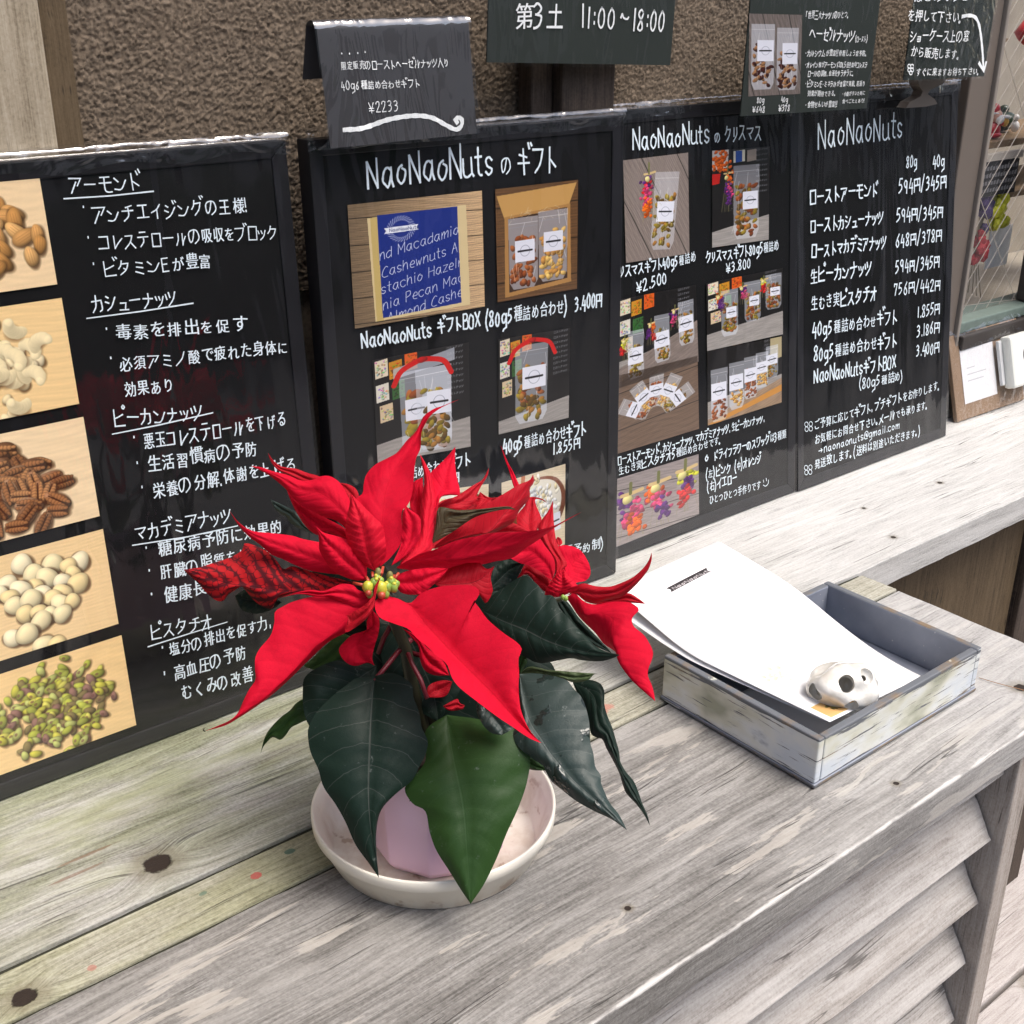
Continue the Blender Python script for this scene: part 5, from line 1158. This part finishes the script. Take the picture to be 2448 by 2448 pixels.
def leaf(part, mk, fr, L, Rr, Md, d, eL=0.0, eR=0.0, puck=0.0, nst=40, nh=7, curl=.0015, label=None, seed=[0]):
    """edges and midrib measured in a view of the photo, each given its own distance from the lens (m), so the leaf is a curved sheet in space"""
    seed[0] += 1; sd = seed[0]*7.3
    Lp, Rp = spline(PT(L), nst), spline(PT(Rr), nst)
    Mp = spline(PT(Md), nst) if Md else (Lp+Rp)/2
    Lp, Rp, Mp = (np.array([FR[fr](*p) for p in q]) for q in (Lp, Rp, Mp))
    ts = np.linspace(0, 1, nst); dm = np.interp(ts, np.linspace(0, 1, len(d)), d)
    k = np.array([1, 4, 6, 4, 1])/16
    if len(d) > 2: dm = np.convolve(np.r_[dm[0], dm[0], dm, dm[-1], dm[-1]], k, 'valid')
    W_ = np.array([-(nh-j)/nh for j in range(nh)]+[0]+[(j+1)/nh for j in range(nh)]); V, UVs = [], []
    for i, t in enumerate(ts):
        env = math.sin(math.pi*min(1, t*1.0))**.6 if 0 < t < 1 else 0
        for w in W_:
            a = abs(w); E = Lp[i] if w < 0 else Rp[i]; e = eL if w < 0 else eR
            q = Mp[i]*(1-a)+E*a
            dd = dm[i]+e*env*a**1.4+(eL*0-0.0035)*(1-(1-a)**2)*0
            dd -= .0020*math.sin(math.pi*a)*env*(1 if e >= 0 else .4)            # each half arches a little towards the light
            dd += pnoise((t*5+sd, w*1.3, sd))*curl*1.5*env*(a+.2)+pnoise((t*13+sd, w*1.5, sd))*curl*a*env
            if puck:
                ph = (t-0.17*a**1.2)*12+sd; dd += puck*env*math.cos(2*math.pi*ph)*min(1, a*4)*(1-a**3)-puck*1.2*env*(math.exp(-(a/.1)**2))*-1
            V.append(at_d(q[0], q[1], dd)); UVs.append((t, w/2+.5))
    n = len(W_); F_ = grid_faces(nst, n)
    # face the camera side
    a, b_, c = V[(nst//2)*n+2], V[(nst//2)*n+n-3], V[(nst//2+2)*n+n//2]
    if np.dot(np.cross(b_-a, c-a), a-CAM) > 0: F_ = [t[::-1] for t in F_]
    me_n = np.cross(V[F_[len(F_)//2][1]]-V[F_[len(F_)//2][0]], V[F_[len(F_)//2][2]]-V[F_[len(F_)//2][0]])
    if np.dot(me_n, V[F_[len(F_)//2][0]]-CAM) > 0: F_ = [t[::-1] for t in F_]
    return raw(part, V, F_, L_[mk], pl_, True, uv=UVs, label=label)
BR = 'bract'
# ------ front flower
leaf(BR, 'red', 'E', '440,200 330,175 235,200 215,270 260,370 400,430 530,480 600,560 700,640 780,720 880,800 930,930 1000,1020 1150,1140 1350,1290 1500,1390 1650,1490 1755,1532', '440,200 540,240 640,150 800,90 1000,72 1130,80 1185,130 1165,190 1130,210 1180,280 1260,390 1400,510 1540,610 1575,665 1545,750 1550,900 1545,1000 1560,1200 1600,1320 1660,1430 1755,1532', '440,200 545,260 620,345 700,450 800,560 950,720 1100,870 1300,1070 1500,1290 1660,1440 1755,1532', (.715, .700, .68, .655), -.012, .004, nst=60)
leaf(BR, 'red', 'D', '1660,190 1500,120 1400,100 1200,100 1000,150 900,200 840,240 835,330 800,460 700,580 660,660 655,760 660,870 600,960 540,1080 490,1185 400,1260 300,1310 190,1345', '1700,200 1690,280 1500,430 1350,510 1150,690 1000,840 800,1020 640,1135 500,1225 380,1292 190,1345', '1680,195 1600,230 1500,300 1350,450 1200,560 1100,670 950,840 850,930 750,1030 620,1120 500,1210 190,1345', (.715, .705, .69, .68), .004, .016, nst=60)
leaf(BR, 'dred', 'A', '1815,1310 1760,1400 1740,1490 1640,1590 1500,1665', '1815,1310 1790,1400 1768,1500 1750,1600 1690,1690 1600,1765 1490,1822 1515,1700 1500,1665', '', (.700, .695, .700))
leaf(BR, 'red', 'D', '1740,225 1690,320 1680,420 1560,450 1460,540 1430,590 1460,670 1530,730 1600,740 1700,712 1760,740', '1740,225 1800,300 1800,420 1760,560 1740,650 1745,700 1760,740', '', (.725, .730, .730))
leaf(BR, 'mott', 'A', '1650,1375 1400,1320 1200,1270 1000,1210 920,1240 870,1180 800,1100 700,1040 560,1000 530,1070 400,1140 270,1180 150,1220 0,1243', '1650,1385 1500,1392 1300,1440 1220,1470 1060,1455 900,1500 810,1545 830,1590 790,1605 700,1570 620,1500 530,1395 480,1430 400,1480 370,1530 300,1530 200,1450 130,1370 0,1250', '1650,1380 1290,1442 1180,1432 940,1440 700,1410 450,1380 250,1320 0,1246', (.725, .72, .715, .705), .006, .006, .0003, nst=56)
leaf(BR, 'red', 'A', '1735,1500 1690,1460 1610,1430 1560,1385 1450,1376 1290,1440 1180,1430 1060,1448 900,1498', '1735,1500 1640,1585 1500,1560 1350,1500 1220,1492 1060,1470 900,1500', '', (.714, .710, .708))
leaf(BR, 'red', 'A', '1680,1340 1600,1200 1500,1080 1380,1020 1240,988 1100,960 1000,930 800,905 650,890 560,850 480,780 420,700', '1680,1340 1620,1345 1500,1300 1300,1275 1150,1250 1000,1190 920,1150 800,1100 700,1010 600,940 500,830 420,700', '1680,1340 1500,1230 1300,1170 1100,1100 900,1030 700,950 550,860 420,700', (.722, .718, .710, .700), .006, .004)
leaf(BR, 'red', 'A', '1680,1330 1600,1345 1480,1310 1370,1250 1290,1140 1250,1060 1245,950 1215,840', '1680,1330 1690,1290 1690,1235 1680,1170 1600,1060 1500,970 1400,930 1290,900 1215,840', '', (.714, .706, .702), .004, .004, .0006)
leaf(BR, 'puck', 'A', '1760,1255 1640,1190 1560,1090 1510,980 1490,900 1500,770 1530,640 1540,540', '1760,1255 1820,1190 1860,1120 1866,1050 1850,900 1820,820 1740,740 1640,640 1540,540', '1760,1255 1710,1140 1680,1000 1650,850 1600,700 1540,540', (.712, .703, .700, .705), .005, .005, .0006, nst=64)
leaf(BR, 'red', 'A', '1745,1110 1600,1000 1480,850 1400,790 1300,760 1200,710 1080,650 1000,580 950,510 850,420 750,350 615,285', '1745,1110 1720,900 1600,750 1530,600 1480,500 1430,430 1350,380 1270,378 1200,410 1080,420 960,370 800,328 720,298 615,285', '', (.725, .725, .728, .722), .004, .006)
leaf(BR, 'red', 'A', '1650,1150 1500,975 1300,900 1230,925 1130,850 1060,750 1000,640 950,515', '1650,1150 1600,1000 1480,860 1300,760 1200,705 1080,645 950,515', '', (.732, .740, .742), .004)
leaf(BR, 'dred', 'A', '1420,620 1100,450 960,376 860,320 800,240 775,165', '1420,600 1400,500 1300,430 1250,382 1140,350 1030,310 900,290 830,240 775,165', '', (.738, .755, .755))
leaf(BR, 'dred', 'A', '1600,750 1500,600 1430,440', '1600,750 1618,580 1590,500 1520,455 1430,440', '', (.75, .765, .775))
leaf(BR, 'red', 'B', '500,1640 400,1400 300,1150 270,1020 335,965 345,880 370,790 450,700 560,640 650,590 740,480 820,400 860,330 900,250 1000,180 1100,150 1240,90', '500,1640 600,1550 690,1420 700,1280 700,1130 760,1060 800,930 810,800 830,640 870,550 880,400 910,330 960,250 1050,180 1150,130 1240,90', '500,1640 500,1400 520,1150 560,900 660,700 760,560 850,430 880,320 960,220 1080,155 1240,90', (.722, .728, .742, .752, .755), .004, -.006, nst=60)
leaf(BR, 'red', 'B', '600,1632 690,1430 700,1280 704,1150 735,1075', '600,1632 720,1560 830,1440 870,1330 870,1200 830,1150 780,1120 735,1075', '', (.716, .722, .724))
leaf(BR, 'puck', 'B', '690,1655 680,1610 810,1440 866,1300 868,1100 890,960 905,830 885,700 865,600', '690,1655 850,1560 970,1500 982,1400 1000,1280 1020,1150 1040,1040 1000,900 960,770 900,655 865,600', '', (.718, .735, .748, .760), .004, .008, .0004)
leaf(BR, 'red', 'B', '1000,1110 985,1000 950,900 960,780 1030,710 1120,620 1192,532', '1000,1110 1030,1080 1060,1000 1130,980 1232,972 1210,830 1190,700 1192,532', '', (.745, .76, .775), .004)
leaf(BR, 'red', 'B', '880,1260 780,1110 775,1000 810,860 890,815', '880,1260 905,1000 895,900 890,815', '', (.752, .77, .775))
leaf(BR, 'red', 'B', '655,1640 760,1580 880,1522 980,1490 1100,1440 1200,1400 1380,1360 1560,1330 1750,1322 1936,1305 2096,1265 2236,1195 2361,1135', '650,1655 850,1680 1100,1662 1300,1612 1430,1622 1560,1592 1720,1560 1830,1480 1950,1400 2096,1290 2240,1205 2361,1135', '652,1648 760,1585 1000,1556 1200,1570 1400,1520 1600,1450 1800,1390 1932,1340 2096,1280 2236,1202 2361,1135', (.715, .718, .726, .735), -.006, .022, nst=60)
leaf(BR, 'red', 'B', '650,1720 750,1680 900,1655 1000,1650 1130,1655', '650,1830 690,1880 800,1902 900,1880 1000,1800 1070,1740 1130,1655', '', (.719, .717, .722))
leaf(BR, 'dred', 'B', '1005,1800 1060,1740 1130,1660 1250,1620 1390,1580 1440,1630 1490,1662 1555,1635', '1005,1800 1100,1880 1300,1870 1420,1900 1470,1980 1536,1870 1520,1740 1555,1635', '1005,1800 1200,1805 1400,1770 1555,1635', (.728, .732, .735), .004, .004)
# ------ second flower, further back
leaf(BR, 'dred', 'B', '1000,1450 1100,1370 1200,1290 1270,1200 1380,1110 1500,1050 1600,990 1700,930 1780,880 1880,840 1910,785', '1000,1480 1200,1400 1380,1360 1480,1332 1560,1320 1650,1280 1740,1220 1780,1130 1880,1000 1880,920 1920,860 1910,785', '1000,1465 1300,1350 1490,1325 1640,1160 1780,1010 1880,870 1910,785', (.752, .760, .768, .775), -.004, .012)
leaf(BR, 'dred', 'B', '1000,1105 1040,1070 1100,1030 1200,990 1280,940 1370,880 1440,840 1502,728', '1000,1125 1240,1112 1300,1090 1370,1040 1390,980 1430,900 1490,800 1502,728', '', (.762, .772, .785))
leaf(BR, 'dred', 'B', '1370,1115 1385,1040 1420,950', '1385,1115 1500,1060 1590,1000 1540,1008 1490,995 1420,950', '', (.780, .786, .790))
leaf(BR, 'red', 'B', '1770,960 1730,900 1690,760 1650,650 1610,515', '1810,940 1780,880 1730,770 1680,680 1610,515', '', (.785, .80, .81), nst=20, nh=3)
leaf('leaf', 'ol', 'B', '975,1425 1010,1250 1040,1095 1200,1116 1400,1110 1580,1090 1690,1085 1748,1112', '985,1425 1080,1372 1180,1312 1280,1242 1380,1182 1500,1142 1650,1112 1748,1114', '', (.742, .745, .748), label='brown olive underside of a turned leaf')
leaf(BR, 'dred', 'C', '870,1400 880,1260 850,1120 780,1030 740,950 720,860 750,790 820,690 857,602', '900,1400 930,1260 990,1200 940,1100 890,980 870,850 860,700 857,602', '', (.785, .795, .81))
leaf(BR, 'dred', 'C', '680,980 600,900 530,830 528,740 590,660 640,575 760,590 805,632', '690,980 700,910 722,860 755,790 700,640 695,595 750,600 805,632', '', (.795, .815, .825))
leaf(BR, 'red', 'C', '865,1400 850,1345 875,1270 875,1170 850,1110 790,1030 720,943 620,980 500,1040 405,1070', '865,1400 850,1348 800,1310 740,1262 650,1212 550,1182 460,1132 405,1070', '', (.780, .768, .756, .750), .006, -.004)
leaf(BR, 'dred', 'C', '865,1440 840,1350 740,1262 600,1200 560,1268 525,1325', '865,1450 790,1452 700,1372 620,1290 525,1325', '', (.786, .780, .775))
leaf(BR, 'red', 'C', '930,1480 960,1240 900,1100 905,1030 1000,1020 1100,1055 1150,1110', '930,1480 1020,1385 1080,1362 1160,1345 1202,1290 1195,1200 1150,1110', '', (.782, .80, .806))
leaf(BR, 'dred', 'C', '905,1020 885,970 900,940', '915,1025 945,1000 930,955 900,940', '', (.81, .815, .815), nst=12, nh=3)
leaf(BR, 'puck', 'C', '930,1492 870,1500 780,1475 860,1320 905,1262 960,1238', '930,1492 960,1482 1092,1415 1050,1350 1000,1300 960,1238', '', (.772, .765, .766), .003, .003, .0007, nst=48)
leaf(BR, 'dred', 'C', '1000,1475 1060,1420 1090,1382 1150,1370 1250,1395 1380,1400 1500,1360 1600,1310 1690,1230 1740,1160 1770,1083', '1000,1480 1060,1462 1150,1530 1230,1550 1350,1530 1480,1500 1550,1455 1620,1390 1690,1310 1740,1240 1770,1150 1770,1083', '', (.777, .768, .762, .760), .002, .004)
leaf(BR, 'dred', 'C', '1150,1530 1250,1520 1450,1495 1550,1458 1650,1510 1712,1560', '1150,1537 1250,1562 1450,1545 1600,1552 1712,1560', '', (.780, .775, .770), nst=24)
leaf(BR, 'red', 'C', '975,1500 1000,1530 1100,1680 1250,1830 1330,1930 1433,2004 1452,2070 1489,2142 1590,2270 1720,2390 1801,2457', '1150,1640 1170,1580 1280,1560 1400,1540 1560,1545 1640,1590 1650,1620 1590,1690 1600,1760 1700,1850 1765,1956 1783,2011 1774,2066 1737,2168 1737,2232 1765,2296 1788,2370 1801,2457', '1060,1450 1130,1540 1170,1650 1280,1640 1400,1690 1412,1800 1410,1932 1443,1995 1452,2066 1489,2140 1590,2269 1720,2388 1801,2457', (.776, .758, .742, .730), .018, .003, nst=64)
# ------ green leaves
LF = 'leaf'
leaf(LF, 'dg', 'C', '200,1620 300,1480 400,1410 500,1340 600,1298 680,1350 740,1410 780,1480 830,1475 880,1510 920,1600 1000,1690 1080,1780 1180,1880 1250,1950 1350,2000 1475,2030', '200,1620 250,1750 400,1950 500,2010 615,2057 679,2094 753,2108 799,2103 937,2076 1029,2062 1121,2080 1305,2089 1424,2057 1475,2030', '200,1620 400,1720 600,1800 800,1900 1000,1970 1200,2010 1475,2030', (.745, .735, .725, .715), .006, .008, .0005, nst=56)
leaf(LF, 'gl', 'F', '430,385 420,600 440,800 370,960 380,1050 430,1130 500,1190 580,1250 670,1310 700,1380 750,1460 870,1560 1000,1660 1180,1760 1350,1840 1450,1910 1508,1953', '430,385 550,375 700,390 830,420 910,450 970,530 1040,600 1080,680 1120,820 1135,950 1140,1080 1170,1180 1190,1320 1245,1400 1245,1470 1280,1560 1330,1670 1430,1800 1508,1953', '430,395 480,700 540,880 640,1030 760,1210 1000,1480 1250,1700 1508,1953', (.735, .712, .700, .688), .006, .008, .0004, nst=60, label='wet grey-green leaf with water drops')
leaf(LF, 'dg', 'F', '960,460 1000,560 1060,650 1110,780 1130,900 1150,990 1200,1020 1260,1040 1300,1130 1360,1240 1430,1380 1460,1480 1500,1580 1600,1690 1680,1800 1740,1912', '960,460 1130,440 1240,480 1280,560 1280,680 1310,800 1360,920 1400,1060 1430,1170 1440,1260 1500,1370 1570,1450 1620,1560 1660,1680 1710,1790 1740,1912', '', (.765, .745, .732, .722), .004, .004, .0004, nst=56)
leaf(LF, 'ug', 'F', '430,372 520,310 620,318 700,340 820,350 1000,365 1180,378 1227,386', '430,385 650,390 830,420 910,452 1000,470 1130,437 1175,388 1227,386', '', (.758, .750, .745))
leaf(LF, 'mg', 'P', '1010,1270 930,1330 928,1450 850,1550 880,1612 928,1640 945,1720 970,1790 1020,1870 1070,1950 1103,1998', '1010,1270 1150,1290 1280,1330 1330,1420 1322,1520 1290,1620 1240,1730 1200,1830 1150,1930 1103,1998', '1010,1270 1040,1450 1075,1620 1090,1800 1103,1998', (.735, .712, .702, .698), .006, .006, .0004, nst=56, label='large brighter green leaf hanging in front of the pot')
leaf(LF, 'dg', 'P', '735,1120 660,1130 640,1145 580,1190 510,1260 479,1319 477,1356 487,1414 517,1481 537,1548 580,1610 620,1680 660,1770 710,1840 750,1897', '735,1120 800,1108 850,1130 880,1160 882,1200 905,1260 915,1320 938,1370 930,1420 900,1480 880,1520 820,1570 770,1620 750,1660 740,1720 740,1790 750,1897', '735,1120 725,1200 715,1400 710,1560 718,1700 750,1897', (.735, .712, .702, .700), .006, .006, .0004, nst=60)
leaf(LF, 'dg', 'P', '740,1080 600,1060 520,1085 465,1125 457,1170 460,1250 480,1310 520,1352', '740,1090 745,1200 700,1300 600,1352 520,1352', '', (.748, .742, .738))
leaf(LF, 'mg', 'D', '1250,1150 1140,1060 1100,1048 1030,1090 980,1150 900,1210 820,1290 760,1370 730,1450 705,1562', '1250,1250 1140,1242 1050,1280 990,1312 940,1380 890,1425 820,1400 770,1442 730,1492 705,1562', '', (.752, .755, .758), label='small mid green leaf pointing down at the left')
leaf(LF, 'gl', 'A', '1200,900 1120,830 1070,740 1000,690 900,640 798,594', '1200,920 1060,862 970,800 950,760 880,720 830,670 798,594', '', (.755, .768, .778))
leaf(LF, 'dg', 'D', '900,150 750,50 600,20 470,92', '900,160 830,210 700,257 600,250 530,220 490,150 470,92', '', (.732, .736, .738))
leaf(LF, 'mg', 'D', '1600,500 1450,445 1300,560 1180,680 1110,742 1190,777', '1600,500 1500,640 1400,750 1190,777', '', (.745, .750, .752))
leaf(LF, 'gl', 'E', '1150,1100 1160,1250 1220,1370 1300,1442 1390,1457', '1150,1100 1400,1230 1505,1375 1450,1425 1390,1457', '', (.722, .712, .708))
leaf(LF, 'mg', 'F', '480,1180 500,1300 520,1337 610,1352 695,1353', '480,1180 580,1240 680,1310 695,1353', '', (.742, .746, .75), nst=20)
leaf(LF, 'dg', 'C', '250,1450 300,1250 400,1160 600,1170', '250,1450 420,1420 520,1332 600,1170', '', (.760, .770, .772))
leaf(LF, 'dg', 'C', '870,1490 980,1530 1100,1690 1330,1932 1400,2012', '870,1490 960,1700 1150,1900 1400,2016', '', (.795, .796, .796))
leaf(LF, 'mg', 'F', '420,400 400,250 450,160 510,240', '430,400 490,300 510,240', '', (.75, .75, .75), nst=14)
# shaded foliage and little bracts in the heart of the plant
leaf(LF, 'dg', 'P', '900,1000 700,1050 640,1250 700,1450 900,1560', '900,1000 1150,1030 1250,1250 1150,1450 900,1560', '', (.80, .785, .775))
leaf(LF, 'dg', 'P', '1000,600 900,780 950,1000 1100,1150', '1000,600 1200,760 1280,1000 1100,1150', '', (.80, .80, .79))
leaf(LF, 'dg', 'P', '1260,980 1100,1050 1120,1200 1300,1380', '1260,980 1420,1080 1420,1250 1300,1380', '', (.80, .79, .77))
leaf(LF, 'dg', 'P', '640,640 500,700 540,860 760,900', '640,640 760,680 800,800 760,900', '', (.775, .77, .76))
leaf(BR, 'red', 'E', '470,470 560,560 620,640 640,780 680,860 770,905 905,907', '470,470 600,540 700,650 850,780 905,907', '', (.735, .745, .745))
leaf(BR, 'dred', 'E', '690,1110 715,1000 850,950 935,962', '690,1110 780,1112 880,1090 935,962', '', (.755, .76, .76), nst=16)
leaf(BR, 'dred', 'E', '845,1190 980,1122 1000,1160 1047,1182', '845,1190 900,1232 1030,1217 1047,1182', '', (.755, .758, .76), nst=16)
leaf(LF, 'dg', 'P', '820,900 760,1000 800,1180 980,1300', '820,900 1000,950 1080,1120 980,1300', '', (.775, .77, .765))
leaf(LF, 'dg', 'P', '560,900 620,1100 720,1200 900,1250', '560,900 800,930 900,1050 900,1250', '', (.785, .78, .775))
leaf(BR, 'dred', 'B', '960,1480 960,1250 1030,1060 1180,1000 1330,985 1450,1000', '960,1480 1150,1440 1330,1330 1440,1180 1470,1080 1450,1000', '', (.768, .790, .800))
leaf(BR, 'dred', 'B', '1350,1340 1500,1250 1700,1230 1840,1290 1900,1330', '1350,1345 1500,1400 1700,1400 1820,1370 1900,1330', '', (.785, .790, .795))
# stems and petioles
m_stem = simple('green_brown_stem', (.022, .024, .010), .5, var=.3, scale=120); m_pet = simple('red_petiole', (.14, .006, .016), .45, var=.2, scale=120)
e = FR['E']; P3 = lambda x, y, d: at_d(*e(x, y), d)
tube('stem', [(SX, SY, .06), P3(560, 1000, .765), P3(500, 650, .752), P3(400, 420, .742), P3(330, 200, .728), P3(290, 120, .722)], [.0045, .0042, .004, .0036, .0032, .003], m_stem, pl_)
tube('stem', [(SX+.006, SY+.003, .06), P3(700, 1000, .79), P3(900, 650, .79), P3(1500, 300, .79), at_d(*FR['C'](940, 1500), .784)], [.0042, .004, .0036, .003, .0026], m_stem, pl_)
tube('stem', [(SX-.006, SY+.004, .06), P3(350, 950, .79), P3(200, 600, .79), P3(150, 300, .77)], [.004, .0036, .003, .0025], m_stem, pl_)
for q in ([(210, 960, .734), (300, 850, .742), (430, 690, .750), (560, 570, .752)], [(500, 650, .752), (560, 800, .748), (640, 950, .745), (700, 1120, .742)], [(380, 420, .745), (300, 560, .75), (250, 700, .755)], [(560, 700, .76), (900, 800, .755), (1250, 850, .742), (1530, 900, .738)], [(500, 620, .755), (620, 500, .752), (900, 420, .75), (1190, 330, .746)]):
    tube('petiole', [P3(*t) for t in q], .0016, m_pet, pl_, 6)
# cyathia: small green-yellow flower beads at the centre

m_cg = simple('cyathia_green', (.22, .34, .06), .4, var=.25, scale=300); m_cy = simple('cyathia_yellow', (.50, .48, .05), .35, var=.2, scale=300); m_cr = simple('cyathia_red', (.42, .06, .03), .4)
bz = FR['B']; P4 = lambda x, y, d: at_d(*bz(x, y), d)
for i, (x, y, d, s, m_) in enumerate([(385, 1830, .708, .0050, m_cy), (505, 1840, .706, .0058, m_cy), (600, 1785, .710, .0042, m_cg), (560, 1832, .708, .0044, m_cg), (622, 1835, .709, .0040, m_cg), (440, 1790, .710, .0040, m_cg), (400, 1890, .708, .0034, m_cg), (470, 1755, .711, .0036, m_cg), (545, 1890, .708, .0040, m_cg), (500, 1775, .711, .0036, m_cg), (650, 1800, .712, .0030, m_cg)]):
    c = P4(x, y, d); bd = blob('flower_bud', c, (s*.66, s*.66, s*.85), m_, pl_, 2, .15, 2)
    if m_ is m_cy: blob('bud_tip', c+(RT*.1-UP*.75-FWD*.35)*s*.9, (s*.42,)*3, m_cr, bd, 2)
    else: blob('bud_tip', c+(RT*rnd.uniform(-.3, .5)+UP*.7-FWD*.5)*s*.85, (s*.35,)*3, m_cy, bd, 1)
for x, y, x2, y2 in ((400, 1790, 370, 1735), (440, 1770, 425, 1690), (500, 1760, 525, 1640), (610, 1770, 670, 1700), (380, 1820, 250, 1790), (600, 1780, 630, 1720)): tube('filament', [P4(x, y, .712), P4((x+x2)/2, (y+y2)/2, .711), P4(x2, y2, .713)], [.0012, .001, .0009], m_cr, pl_, 6)
for x, y in ((480, 1705), (588, 1735)): blob('anther', P4(x, y, .712), (.0022, .002, .004), simple('anther_olive', (.18, .17, .05), .6), pl_, 2)
for x, y in ((950, 1500), (975, 1510)): blob('flower_bud', at_d(*FR['C'](x, y), .765), (.0016, .0016, .002), m_cg, pl_, 2)
tube('tendril', [at_d(*FR['D'](195, 1345), .68), at_d(*FR['D'](178, 1338), .682), at_d(*FR['D'](186, 1322), .684)], .0004, m_stem, pl_, 5)
